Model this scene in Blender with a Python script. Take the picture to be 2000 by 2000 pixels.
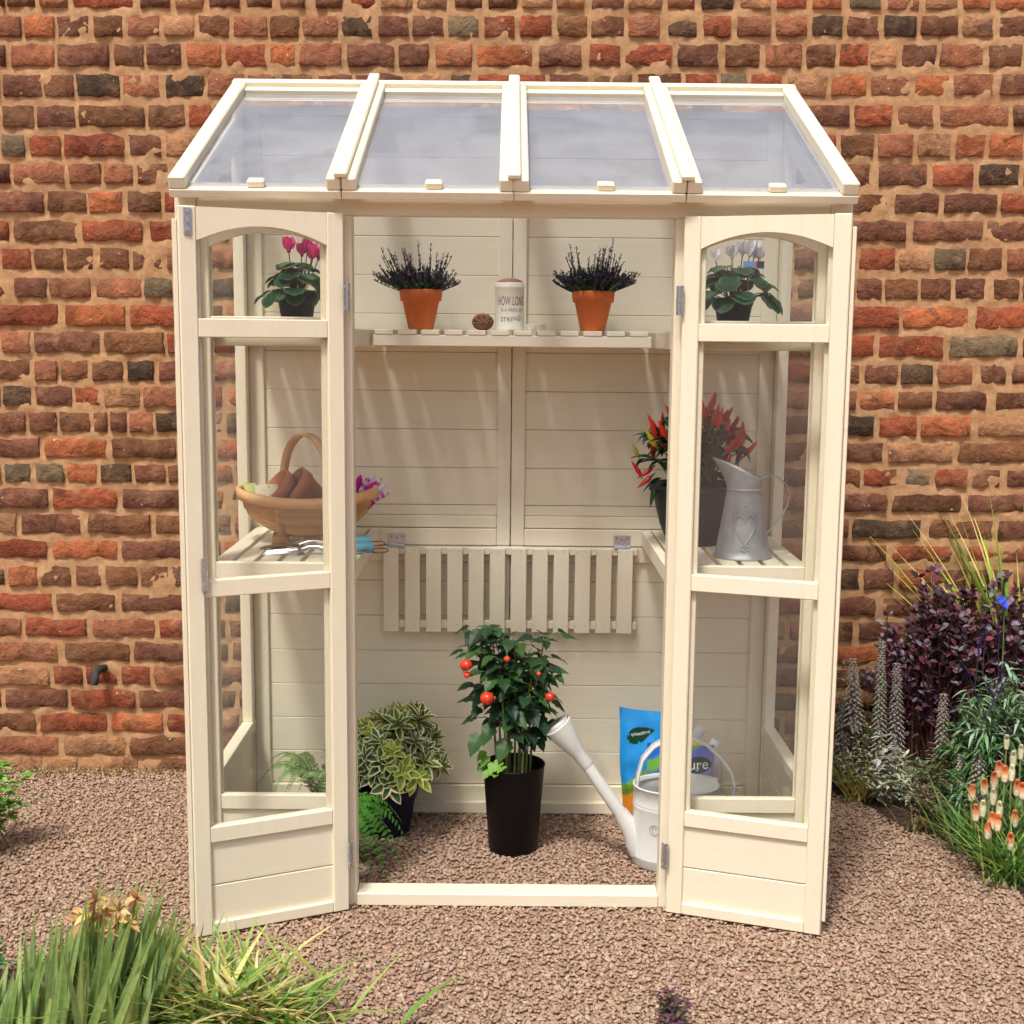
import bpy, bmesh, math, random
import numpy as np
from mathutils import Vector, Matrix
random.seed(7); rng = np.random.default_rng(7)
R = math.radians
for o in list(bpy.data.objects): bpy.data.objects.remove(o)
scn = bpy.context.scene
COL = scn.collection

# ------------------------------------------------------------ camera, sky, sun, exposure
F_PX, PITCH, CAM = 2491.778, .1399, Vector((-.0086, -2.7883, 1.3135))
ROLL, YAW = .0095, .0037
_r = Vector((math.cos(YAW), -math.sin(YAW), 0)); _h = Vector((math.sin(YAW), math.cos(YAW), 0))
_f = _h*math.cos(PITCH) - Vector((0, 0, math.sin(PITCH))); _u = _h*math.sin(PITCH) + Vector((0, 0, math.cos(PITCH)))
_rr = _r*math.cos(ROLL) + _u*math.sin(ROLL); _uu = _u*math.cos(ROLL) - _r*math.sin(ROLL)
cam = bpy.data.objects.new('camera', bpy.data.cameras.new('camera')); COL.objects.link(cam)
cam.matrix_world = Matrix(((_rr.x, _uu.x, -_f.x, CAM.x), (_rr.y, _uu.y, -_f.y, CAM.y), (_rr.z, _uu.z, -_f.z, CAM.z), (0, 0, 0, 1)))
cam.data.sensor_width = 36; cam.data.lens = 36*F_PX/2000; cam.data.clip_end = 500; cam.data.clip_start = .05
scn.camera = cam
def px(u, v, ax, val):                       # photo pixel (2000 px picture) -> point on the plane ax = val
    d = _rr*((u-1000)/F_PX) - _uu*((v-1000)/F_PX) + _f
    i = 'xyz'.index(ax); t = (val-CAM[i])/d[i]
    return CAM + d*t

SUN_EL, SUN_AZ = R(61), R(205)               # azimuth clockwise from +y: from the camera's left, in front
w = bpy.data.worlds.new('World'); scn.world = w; w.use_nodes = True
nt = w.node_tree; sky = nt.nodes.new('ShaderNodeTexSky'); sky.sky_type = 'NISHITA'; sky.sun_disc = False
sky.sun_elevation = SUN_EL; sky.sun_rotation = SUN_AZ; sky.air_density = .8; sky.dust_density = 6.0; sky.ozone_density = .3
nt.links.new(sky.outputs[0], nt.nodes['Background'].inputs[0]); nt.nodes['Background'].inputs[1].default_value = .13
sl = bpy.data.lights.new('sun', 'SUN'); sl.energy = 2.6; sl.angle = R(7); sl.color = (1, .97, .925)
so = bpy.data.objects.new('sun', sl); COL.objects.link(so)
sd = Vector((math.sin(SUN_AZ)*math.cos(SUN_EL), math.cos(SUN_AZ)*math.cos(SUN_EL), math.sin(SUN_EL)))
so.rotation_euler = sd.to_track_quat('Z', 'Y').to_euler(); so.location = sd*8
vs = scn.view_settings; vs.view_transform = 'Standard'; vs.look = 'None'; vs.gamma = 1; vs.exposure = .2
cy = scn.cycles; cy.max_bounces = 6; cy.diffuse_bounces = 3; cy.glossy_bounces = 2; cy.transmission_bounces = 2; cy.transparent_max_bounces = 16
cy.caustics_reflective = False; cy.caustics_refractive = False; cy.use_adaptive_sampling = True; cy.adaptive_threshold = .04; cy.use_denoising = True

# ------------------------------------------------------------ helpers
def lin(c):
    return tuple((x/12.92 if x <= .04045 else ((x+.055)/1.055)**2.4) for x in (v/255 for v in c))
def tag(o, label=None, cat=None, group=None, kind=None):
    if label: o['label'] = label
    if cat: o['category'] = cat
    if group: o['group'] = group
    if kind: o['kind'] = kind
    return o
def link(name, me, mat=None, parent=None, loc=None, rot=None):
    o = bpy.data.objects.new(name, me); COL.objects.link(o)
    if me is not None and mat is not None and not len(me.materials): me.materials.append(mat)
    if parent: o.parent = parent
    if loc is not None: o.location = loc
    if rot is not None: o.rotation_euler = rot
    return o
def empty(name, loc, label, cat, group=None, rz=0):
    o = bpy.data.objects.new(name, None); COL.objects.link(o); o.location = loc; o.rotation_euler = (0, 0, rz); o.empty_display_size = .05
    return tag(o, label, cat, group)
class GB:                                     # numpy geometry collector (quads) with point colours
    def __init__(s): s.V = []; s.F = []; s.C = []; s.n = 0
    def add(s, V, F, C):
        V = np.asarray(V, float); F = np.asarray(F, int)
        C = np.asarray(C, float)
        if C.ndim == 1: C = np.tile(C[:3], (len(V), 1))
        s.V.append(V); s.F.append(F+s.n); s.C.append(C); s.n += len(V)
    def mesh(s, name, smooth=True):
        V = np.concatenate(s.V); F = np.concatenate(s.F); C = np.concatenate(s.C)
        k = F.shape[1]
        me = bpy.data.meshes.new(name)
        me.vertices.add(len(V)); me.vertices.foreach_set('co', V.astype(np.float32).ravel())
        me.loops.add(F.size); me.loops.foreach_set('vertex_index', F.astype(np.int32).ravel())
        me.polygons.add(len(F)); me.polygons.foreach_set('loop_start', np.arange(0, F.size, k, dtype=np.int32))
        me.polygons.foreach_set('loop_total', np.full(len(F), k, np.int32))
        if smooth: me.polygons.foreach_set('use_smooth', np.ones(len(F), bool))
        me.update(calc_edges=True)
        a = me.color_attributes.new('Col', 'FLOAT_COLOR', 'POINT')
        a.data.foreach_set('color', np.concatenate([C, np.ones((len(C), 1))], 1).astype(np.float32).ravel())
        return me
    def obj(s, name, mat, parent=None, loc=None, kind=None, smooth=True):
        return tag(link(name, s.mesh(name, smooth), mat, parent, loc), kind=kind)
def nrm(v):
    v = np.asarray(v, float); return v/(np.linalg.norm(v)+1e-12)
_T = {}
def leaf_t(shape, n, fold, curl, nx):         # template: x across, y along 0..1, z normal
    k = (shape, n, fold, curl, nx)
    if k in _T: return _T[k]
    V = []; M = []
    for i in range(n+1):
        t = i/n
        if shape == 'oval': wd = math.sin(math.pi*min(1, .04+.96*t))**.75*(1-.15*t)
        elif shape == 'round': wd = (1-(2*t-1)**2)**.5 if 0 < t < 1 else .12
        elif shape == 'point': wd = math.sin(math.pi*t**.72)**.9*(1-.2*t)
        elif shape == 'heart': wd = (max(0, 1-(max(0, (t-.28))/.72)**1.5))*(.62+.38*min(1, t/.28))
        elif shape == 'blade': wd = min(1, .55+t*2)*(1-t**2.5)
        else: wd = 1
        wd = max(wd, .03)
        for j in range(nx):
            a = (j/(nx-1))*2-1
            V.append((a*wd*.5, t, fold*abs(a)*wd*.5, curl*t*t)); M.append(abs(a) if t < .93 else 1.)
    F = [(i*nx+j, i*nx+j+1, (i+1)*nx+j+1, (i+1)*nx+j) for i in range(n) for j in range(nx-1)]
    _T[k] = (np.array(V), np.array(F), np.array(M)); return _T[k]
def leaf(g, base, d, up, L, W, col, edge=None, shape='oval', n=4, fold=.25, curl=-.2, nx=3, eth=.6):
    T, F, M = leaf_t(shape, n, fold, round(curl, 1), nx)
    d = nrm(d); up = np.asarray(up, float); s = nrm(np.cross(d, up)+1e-9); u = np.cross(s, d)
    V = np.asarray(base)+np.outer(T[:, 0]*W, s)+np.outer(T[:, 1]*L, d)+np.outer(T[:, 2]*W+T[:, 3]*L, u)
    c = np.tile(np.asarray(col, float), (len(V), 1))
    if edge is not None: c = np.where((M > eth)[:, None], np.asarray(edge, float), c)
    g.add(V, F, c)
def tube(g, pts, rad, col, sides=6):
    P = np.asarray(pts, float); n = len(P)
    rad = np.full(n, rad, float) if np.isscalar(rad) else np.asarray(rad, float)
    tg = np.gradient(P, axis=0); tg /= (np.linalg.norm(tg, axis=1, keepdims=True)+1e-12)
    ref = np.array([0, 0, 1.]) if abs(tg[:, 2]).mean() < .8 else np.array([1., 0, 0])
    a = np.cross(tg, ref); a /= (np.linalg.norm(a, axis=1, keepdims=True)+1e-12); b = np.cross(tg, a)
    an = np.arange(sides)*2*math.pi/sides
    V = (P[:, None]+rad[:, None, None]*(np.cos(an)[None, :, None]*a[:, None]+np.sin(an)[None, :, None]*b[:, None])).reshape(-1, 3)
    F = [(i*sides+j, i*sides+(j+1) % sides, (i+1)*sides+(j+1) % sides, (i+1)*sides+j) for i in range(n-1) for j in range(sides)]
    c = np.asarray(col, float)
    if c.ndim == 2: c = np.repeat(c, sides, 0)
    g.add(V, F, c)
def bez(p0, p1, p2, n=8):
    p0, p1, p2 = map(lambda q: np.asarray(q, float), (p0, p1, p2)); t = np.linspace(0, 1, n)[:, None]
    return (1-t)**2*p0+2*t*(1-t)*p1+t*t*p2
def lathe(g, prof, col, seg=32, sx=1, sy=1, c=(0, 0)):
    n = len(prof); V = []
    for (r, z) in prof:
        for j in range(seg):
            a = 2*math.pi*j/seg; V.append((c[0]+r*sx*math.cos(a), c[1]+r*sy*math.sin(a), z))
    F = [(i*seg+j, i*seg+(j+1) % seg, (i+1)*seg+(j+1) % seg, (i+1)*seg+j) for i in range(n-1) for j in range(seg)]
    g.add(V, F, col)
def ball(g, c, r, col, seg=10, rings=7, sz=1):
    prof = [(r*math.sin(math.pi*i/rings)+1e-5, -r*sz*math.cos(math.pi*i/rings)) for i in range(rings+1)]
    g2 = GB(); lathe(g2, prof, col, seg); g.add(g2.V[0]+np.asarray(c), g2.F[0], g2.C[0])
def jit(c, a=.15):
    return tuple(max(0, x*(1+random.uniform(-a, a))) for x in np.asarray(c)*(1+random.uniform(-a, a)))
def addbox(bm, a, b, bev=.0015):
    a, b = Vector(a), Vector(b)
    lo = Vector((min(a.x, b.x), min(a.y, b.y), min(a.z, b.z))); hi = Vector((max(a.x, b.x), max(a.y, b.y), max(a.z, b.z)))
    r = bmesh.ops.create_cube(bm, size=1)
    for v in r['verts']: v.co = Vector((lo[i]+(v.co[i]+.5)*(hi[i]-lo[i]) for i in range(3)))
    if bev:
        es = list({e for v in r['verts'] for e in v.link_edges})
        bmesh.ops.bevel(bm, geom=es, offset=bev, segments=1, affect='EDGES')
def addprism(bm, poly, y0, y1, bev=0):        # polygon in x,z extruded along y
    a = [bm.verts.new((p[0], y0, p[1])) for p in poly]; b = [bm.verts.new((p[0], y1, p[1])) for p in poly]
    n = len(poly); fs = [bm.faces.new(a), bm.faces.new(b[::-1])]
    for i in range(n): fs.append(bm.faces.new((a[i], b[i], b[(i+1) % n], a[(i+1) % n])))
    bmesh.ops.recalc_face_normals(bm, faces=fs)
def bmobj(name, bm, mat, parent=None, loc=None, rot=None):
    me = bpy.data.meshes.new(name); bmesh.ops.recalc_face_normals(bm, faces=bm.faces); bm.to_mesh(me); bm.free()
    return link(name, me, mat, parent, loc, rot)
def box(name, a, b, mat, parent=None, bev=.0015, loc=None, rot=None):
    bm = bmesh.new(); addbox(bm, a, b, bev); return bmobj(name, bm, mat, parent, loc, rot)
def text_mesh(body, size, align='CENTER', sx=1.0, space=1.0):
    cu = bpy.data.curves.new('t', 'FONT'); cu.body = body; cu.size = size; cu.align_x = align; cu.align_y = 'CENTER'; cu.space_character = space
    o = bpy.data.objects.new('t', cu); COL.objects.link(o); bpy.context.view_layer.update()
    me = bpy.data.meshes.new_from_object(o.evaluated_get(bpy.context.evaluated_depsgraph_get()))
    bpy.data.objects.remove(o); bpy.data.curves.remove(cu)
    for v in me.vertices: v.co.x *= sx
    return me

# ------------------------------------------------------------ materials
def newmat(name):
    m = bpy.data.materials.new(name); m.use_nodes = True; n = m.node_tree.nodes; return m, n, m.node_tree.links, n['Principled BSDF']
def N(n, t, **k):
    x = n.new(t)
    for a, b in k.items():
        if a.startswith('i_'): x.inputs[a[2:].replace('_', ' ')].default_value = b
        else: setattr(x, a, b)
    return x
def mixc(n, l, fac, a, b, mode='MIX'):
    x = N(n, 'ShaderNodeMix', data_type='RGBA', blend_type=mode)
    for sock, v in ((x.inputs[0], fac), (x.inputs[6], a), (x.inputs[7], b)):
        if hasattr(v, 'is_output') or hasattr(v, 'links') and not isinstance(v, (tuple, list, float, int)): l.new(v, sock)
        else: sock.default_value = v if isinstance(v, (float, int)) else (*v[:3], 1)
    return x.outputs[2]
def ramp(n, l, src, stops):
    r = N(n, 'ShaderNodeValToRGB'); e = r.color_ramp.elements
    while len(e) < len(stops): e.new(.5)
    for i, (p, c) in enumerate(stops):
        e[i].position = p; e[i].color = (*(c if hasattr(c, '__len__') else (c, c, c))[:3], 1)
    l.new(src, r.inputs[0]); return r.outputs[0]
def noise(n, l, scale, detail=4, vec=None, rough=.6, dist=0):
    x = N(n, 'ShaderNodeTexNoise'); x.inputs['Scale'].default_value = scale; x.inputs['Detail'].default_value = detail
    x.inputs['Roughness'].default_value = rough; x.inputs['Distortion'].default_value = dist
    if vec is not None: l.new(vec, x.inputs['Vector'])
    return x.outputs['Fac']
def bump(n, l, h, p, strength=.3, dist=.01, base=None):
    b = N(n, 'ShaderNodeBump'); b.inputs['Strength'].default_value = strength; b.inputs['Distance'].default_value = dist
    l.new(h, b.inputs['Height'])
    if base is not None: l.new(base, b.inputs['Normal'])
    l.new(b.outputs[0], p.inputs['Normal']); return b.outputs[0]
def simple(name, c, rough=.5, metal=0, var=.12, sc=30, bs=.15, bd=.002, spec=.5):
    m, n, l, p = newmat(name); pos = N(n, 'ShaderNodeTexCoord').outputs['Object']
    f = noise(n, l, sc, 5, pos)
    c = np.array(c[:3]); l.new(ramp(n, l, f, [(.3, c*(1-var)), (.7, np.minimum(1, c*(1+var)))]), p.inputs['Base Color'])
    p.inputs['Roughness'].default_value = rough; p.inputs['Metallic'].default_value = metal; p.inputs['Specular IOR Level'].default_value = spec
    bump(n, l, f, p, bs, bd); return m
def wood(name, stretch):                      # brushed cream paint over sawn softwood; grain runs along one axis
    m, n, l, p = newmat(name); tc = N(n, 'ShaderNodeTexCoord'); oi = N(n, 'ShaderNodeObjectInfo')
    ad = N(n, 'ShaderNodeVectorMath', operation='ADD'); l.new(tc.outputs['Object'], ad.inputs[0]); l.new(oi.outputs['Random'], ad.inputs[1])
    mp = N(n, 'ShaderNodeMapping'); l.new(ad.outputs[0], mp.inputs[0]); mp.inputs['Scale'].default_value = stretch
    g = noise(n, l, 9, 6, mp.outputs[0], .65, .3); b = noise(n, l, 3.2, 3, ad.outputs[0])
    base = ramp(n, l, g, [(.15, lin((228, 219, 191))), (.5, lin((233, 225, 200))), (.85, lin((236, 230, 207)))])
    c2 = mixc(n, l, ramp(n, l, b, [(.35, 0), (.75, .35)]), base, lin((228, 218, 187)))
    kn = noise(n, l, 22, 2, ad.outputs[0]); c3 = mixc(n, l, ramp(n, l, kn, [(.76, 0), (.80, .25)]), c2, lin((150, 132, 100)))
    l.new(c3, p.inputs['Base Color']); p.inputs['Roughness'].default_value = .5
    bump(n, l, g, p, .10, .002); return m
WZ, WX, WY = wood('cream_wood_upright', (9, 9, .7)), wood('cream_wood_level', (.7, 9, 9)), wood('cream_wood_deep', (9, .7, 9))
def glassmat(name, tint, haze, dirt=.0, mul=1.0):
    m, n, l, p = newmat(name); n.remove(p); out = n['Material Output']
    tr = N(n, 'ShaderNodeBsdfTransparent'); tr.inputs[0].default_value = (*tint, 1)
    gl = N(n, 'ShaderNodeBsdfGlossy'); gl.inputs['Roughness'].default_value = .02; gl.inputs[0].default_value = (1, 1, 1, 1)
    fr = N(n, 'ShaderNodeFresnel'); fr.inputs[0].default_value = 1.5
    ml = N(n, 'ShaderNodeMath', operation='MULTIPLY', use_clamp=True); ml.inputs[1].default_value = mul; 
    ge = N(n, 'ShaderNodeNewGeometry'); inv = N(n, 'ShaderNodeMath', operation='SUBTRACT'); inv.inputs[0].default_value = 1; l.new(ge.outputs['Backfacing'], inv.inputs[1])
    fb = N(n, 'ShaderNodeMath', operation='MULTIPLY'); l.new(fr.outputs[0], fb.inputs[0]); l.new(inv.outputs[0], fb.inputs[1]); l.new(fb.outputs[0], ml.inputs[0])
    m1 = N(n, 'ShaderNodeMixShader'); l.new(ml.outputs[0], m1.inputs[0]); l.new(tr.outputs[0], m1.inputs[1]); l.new(gl.outputs[0], m1.inputs[2])
    df = N(n, 'ShaderNodeBsdfDiffuse'); df.inputs[0].default_value = (.82, .84, .88, 1)
    pos = N(n, 'ShaderNodeTexCoord').outputs['Object']; f = noise(n, l, 6, 5, pos, .65, .6)
    r = ramp(n, l, f, [(.3, haze*.6), (.75, haze+dirt)])
    m2 = N(n, 'ShaderNodeMixShader'); l.new(r, m2.inputs[0]); l.new(m1.outputs[0], m2.inputs[1]); l.new(df.outputs[0], m2.inputs[2])
    l.new(m2.outputs[0], out.inputs[0]); return m
GLASS = glassmat('window_glass', (.985, .99, .985), .004, .008, .9)
SIDEGLASS = glassmat('side_glass', (.985, .99, .985), .003, .006, .35)
ROOFGLASS = glassmat('roof_glazing', (.84, .86, .90), .15, .04, 1.8)
def colmat(name, rough=.5, trans=.0, bs=.2, sc=120, bd=.001, spec=.4, metal=0, objvar=.25, lo=.78, hi=1.15):
    m, n, l, p = newmat(name); a = N(n, 'ShaderNodeVertexColor', layer_name='Col'); tc = N(n, 'ShaderNodeTexCoord')
    f = noise(n, l, sc, 3, tc.outputs['Object']); oi = N(n, 'ShaderNodeObjectInfo')
    c = mixc(n, l, 1.0, a.outputs[0], ramp(n, l, f, [(.3, lo), (.7, hi)]), 'MULTIPLY')
    if objvar: c = mixc(n, l, 1.0, c, ramp(n, l, oi.outputs['Random'], [(0, 1-objvar), (1, 1+objvar*.6)]), 'MULTIPLY')
    l.new(c, p.inputs['Base Color']); p.inputs['Roughness'].default_value = rough; p.inputs['Specular IOR Level'].default_value = spec; p.inputs['Metallic'].default_value = metal
    if bs: bump(n, l, f, p, bs, bd)
    if trans:
        out = n['Material Output']; t = N(n, 'ShaderNodeBsdfTranslucent'); l.new(c, t.inputs[0])
        mx = N(n, 'ShaderNodeMixShader'); mx.inputs[0].default_value = trans; l.new(p.outputs[0], mx.inputs[1]); l.new(t.outputs[0], mx.inputs[2]); l.new(mx.outputs[0], out.inputs[0])
    return m
LEAF = colmat('leaf', .42, .28, .25, 90, lo=.9, hi=1.3); PETAL = colmat('petal', .55, .25, .1, lo=.95, hi=1.3); MATT = colmat('matt_colour', .7, 0, .3, 200, .0008, .3)
PLASTIC = colmat('pot_plastic', .5, 0, .12, 300, .0006, .22); GLOSS = colmat('glossy_skin', .25, 0, .05, 60, .0005, .5)
ZINC = simple('zinc_hardware', (.55, .57, .6), .38, .9, .2, 160, .1, .0005)
SCREW = simple('screw_steel', (.25, .25, .26), .45, .8)
SOIL = simple('potting_soil', lin((58, 42, 32)), .95, 0, .5, 90, .9, .006)
TERRA = simple('terracotta', lin((204, 112, 66)), .85, 0, .12, 14, .2, .001, .2)

# ------------------------------------------------------------ ground
WALL_Y = .915
m, n, l, p = newmat('ground_grit'); pos = N(n, 'ShaderNodeNewGeometry').outputs['Position']
v = N(n, 'ShaderNodeTexVoronoi'); v.inputs['Scale'].default_value = 85; l.new(pos, v.inputs['Vector'])
big = noise(n, l, 1.6, 4, pos)
c = mixc(n, l, .5, ramp(n, l, big, [(.3, lin((140, 110, 94))), (.7, lin((164, 134, 116)))]), ramp(n, l, v.outputs['Distance'], [(.1, .65), (.7, .3)]), 'OVERLAY')
c = mixc(n, l, .6, c, lin((158, 124, 104)))
l.new(c, p.inputs['Base Color']); p.inputs['Roughness'].default_value = .95; bump(n, l, v.outputs['Distance'], p, .6, .01)
GRIT = m
bm = bmesh.new(); bmesh.ops.create_grid(bm, x_segments=1, y_segments=1, size=60); o = bmobj('ground', bm, GRIT, loc=(0, 0, -.006)); tag(o, kind='structure', label='pinkish grit ground under the loose gravel')
# loose gravel: real stones, uncountable
ph = (1+5**.5)/2
ico = np.array([(-1, ph, 0), (1, ph, 0), (-1, -ph, 0), (1, -ph, 0), (0, -1, ph), (0, 1, ph), (0, -1, -ph), (0, 1, -ph), (ph, 0, -1), (ph, 0, 1), (-ph, 0, -1), (-ph, 0, 1)], float)
ico /= np.linalg.norm(ico[0])
icf = np.array([(0, 11, 5), (0, 5, 1), (0, 1, 7), (0, 7, 10), (0, 10, 11), (1, 5, 9), (5, 11, 4), (11, 10, 2), (10, 7, 6), (7, 1, 8), (3, 9, 4), (3, 4, 2), (3, 2, 6), (3, 6, 8), (3, 8, 9), (4, 9, 5), (2, 4, 11), (6, 2, 10), (8, 6, 7), (9, 8, 1)])
NS = 96000
gy = rng.uniform(-.85, WALL_Y-.005, NS); gx = rng.uniform(-1, 1, NS)*(1.25+.28*(gy+.85))
r = .0029*np.exp(rng.normal(0, .28, NS))+.0008
fac = rng.uniform(.75, 1.3, (NS, 12, 1))*ico[None]
sc = np.stack([r*rng.uniform(.9, 1.6, NS), r*rng.uniform(.8, 1.2, NS), r*rng.uniform(.45, .75, NS)], 1)
V = fac*sc[:, None]
a = rng.uniform(0, 6.28, NS); t = rng.normal(0, .35, NS)
ct, st = np.cos(t)[:, None], np.sin(t)[:, None]
V = np.stack([V[..., 0]*ct-V[..., 2]*st, V[..., 1], V[..., 0]*st+V[..., 2]*ct], -1)
ca, sa = np.cos(a)[:, None], np.sin(a)[:, None]
V = np.stack([V[..., 0]*ca-V[..., 1]*sa, V[..., 0]*sa+V[..., 1]*ca, V[..., 2]], -1)
V += np.stack([gx, gy, rng.uniform(-.0032, .001, NS)], 1)[:, None]
pal = np.array([lin(q) for q in [(206, 174, 150), (198, 164, 140), (190, 156, 132), (182, 148, 126), (212, 184, 160), (200, 168, 150), (178, 156, 138), (194, 150, 120), (170, 136, 114), (220, 198, 176), (188, 170, 154), (156, 124, 104)]])
pal = pal.mean(0)*.4+pal*.6
cc = pal[rng.choice(12, NS, p=[.14, .14, .13, .12, .1, .1, .07, .07, .05, .03, .03, .02])]*rng.uniform(.70, .88, (NS, 1))*np.array([[.96, .99, .97]])
g = GB(); g.add(V.reshape(-1, 3), (icf[None]+(np.arange(NS)*12)[:, None, None]).reshape(-1, 3), np.repeat(cc, 12, 0))
GRAV = colmat('gravel_stone', .9, 0, 0, 60, .0006, .2, 0, 0)
tag(g.obj('gravel', GRAV, smooth=False), 'loose pinkish brown gravel covering the ground', 'gravel', kind='stuff')

# ------------------------------------------------------------ brick wall
BC = {'r': (152, 84, 60), 'o': (178, 108, 72), 'b': (124, 86, 62), 'p': (122, 82, 66), 'd': (84, 68, 56), 't': (176, 132, 98), 'g': (122, 108, 86), 'k': (160, 106, 80)}
def bricknodes(name, use_attr):
    m, n, l, p = newmat(name); pos = N(n, 'ShaderNodeNewGeometry').outputs['Position']
    if use_attr: c = N(n, 'ShaderNodeVertexColor', layer_name='Col').outputs[0]
    else: c = N(n, 'ShaderNodeObjectInfo').outputs['Color']
    a = noise(n, l, 38, 4, pos, .7); b = noise(n, l, 9, 2, pos, .6); k = noise(n, l, 16, 3, pos, .65, 1.0); wv = noise(n, l, 70, 1, pos, .5)
    c = mixc(n, l, 1., c, ramp(n, l, a, [(.25, .6), (.5, .97), (.75, 1.22)]), 'MULTIPLY')
    c = mixc(n, l, 1., c, ramp(n, l, b, [(.3, (.66, .62, .62)), (.5, (1, 1, 1)), (.7, (1.28, 1.22, 1.12))]), 'MULTIPLY')
    c = mixc(n, l, ramp(n, l, noise(n, l, 13, 3, pos, .6, .5), [(.5, 0), (.68, .45)]), c, lin((146, 112, 84)))
    c = mixc(n, l, ramp(n, l, k, [(.57, 0), (.69, .6)]), c, lin((66, 53, 46)))
    c = mixc(n, l, ramp(n, l, wv, [(.755, 0), (.79, .7)]), c, lin((212, 190, 165)))
    kk = noise(n, l, 24, 2, pos, .6)
    c = mixc(n, l, ramp(n, l, kk, [(.58, 0), (.78, .4)]), c, lin((180, 140, 104)))
    l.new(c, p.inputs['Base Color']); p.inputs['Roughness'].default_value = .92; p.inputs['Specular IOR Level'].default_value = .2
    h = N(n, 'ShaderNodeMath', operation='ADD'); l.new(a, h.inputs[0]); l.new(k, h.inputs[1])
    bump(n, l, h.outputs[0], p, .85, .010); return m
BRICK, BRICKS = bricknodes('old_brick', False), bricknodes('old_brick_far', True)
def brick_shape(asp):
    nx, ny = (9, 5) if asp > 2 else (7, 5)
    V = np.zeros((ny, nx, 3)); ex = .5
    ph_ = rng.uniform(0, 6.28, 12); am = rng.uniform(.006, .022, 6)
    for j in range(ny):
        for i in range(nx):
            u = (i/(nx-1))*2-1; w_ = (j/(ny-1))*2-1
            rim = i in (0, nx-1) or j in (0, ny-1); sub = i in (1, nx-2) or j in (1, ny-2)
            U = np.sign(u)*(1 if abs(u) > .99 else (1-.035*1/asp*2 if i in (1, nx-2) else abs(u)))
            Wz = np.sign(w_)*(1 if abs(w_) > .99 else (.93 if j in (1, ny-2) else abs(w_)))
            rnd = max(0, abs(U)-.93)*max(0, abs(Wz)-.86)*9
            x = U*.5*(1-rnd*.35)+(am[0]*math.sin(3*Wz+ph_[0])+rng.normal(0, .02)/asp*1.6 if abs(u) > .6 else 0)/1.5
            z = Wz*.5*(1-rnd*.5)+(am[1]*2.2*math.sin(4*U+ph_[1])+am[2]*1.6*math.sin(9*U+ph_[2])+rng.normal(0, .030) if abs(w_) > .3 else 0)
            y = .75 if rim else (rng.normal(0, .07)+(.16 if sub else 0)+.12*math.sin(4*u+ph_[3])*math.sin(2.5*w_+ph_[4]))
            V[j, i] = (x, y, z)
    F = [(j*nx+i, j*nx+i+1, (j+1)*nx+i+1, (j+1)*nx+i) for j in range(ny-1) for i in range(nx-1)]
    return V.reshape(-1, 3), np.array(F)
SHAPES = {2: [brick_shape(2.9) for _ in range(14)], 1: [brick_shape(1.45) for _ in range(16)]}
BMESH = {}
for k_, lst in SHAPES.items():
    for i_, (V_, F_) in enumerate(lst):
        g = GB(); g.add(V_, F_, (1, 1, 1)); me = g.mesh('brick'); me.materials.append(BRICK); BMESH[(k_, i_)] = me
S_ = 4.83
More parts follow.
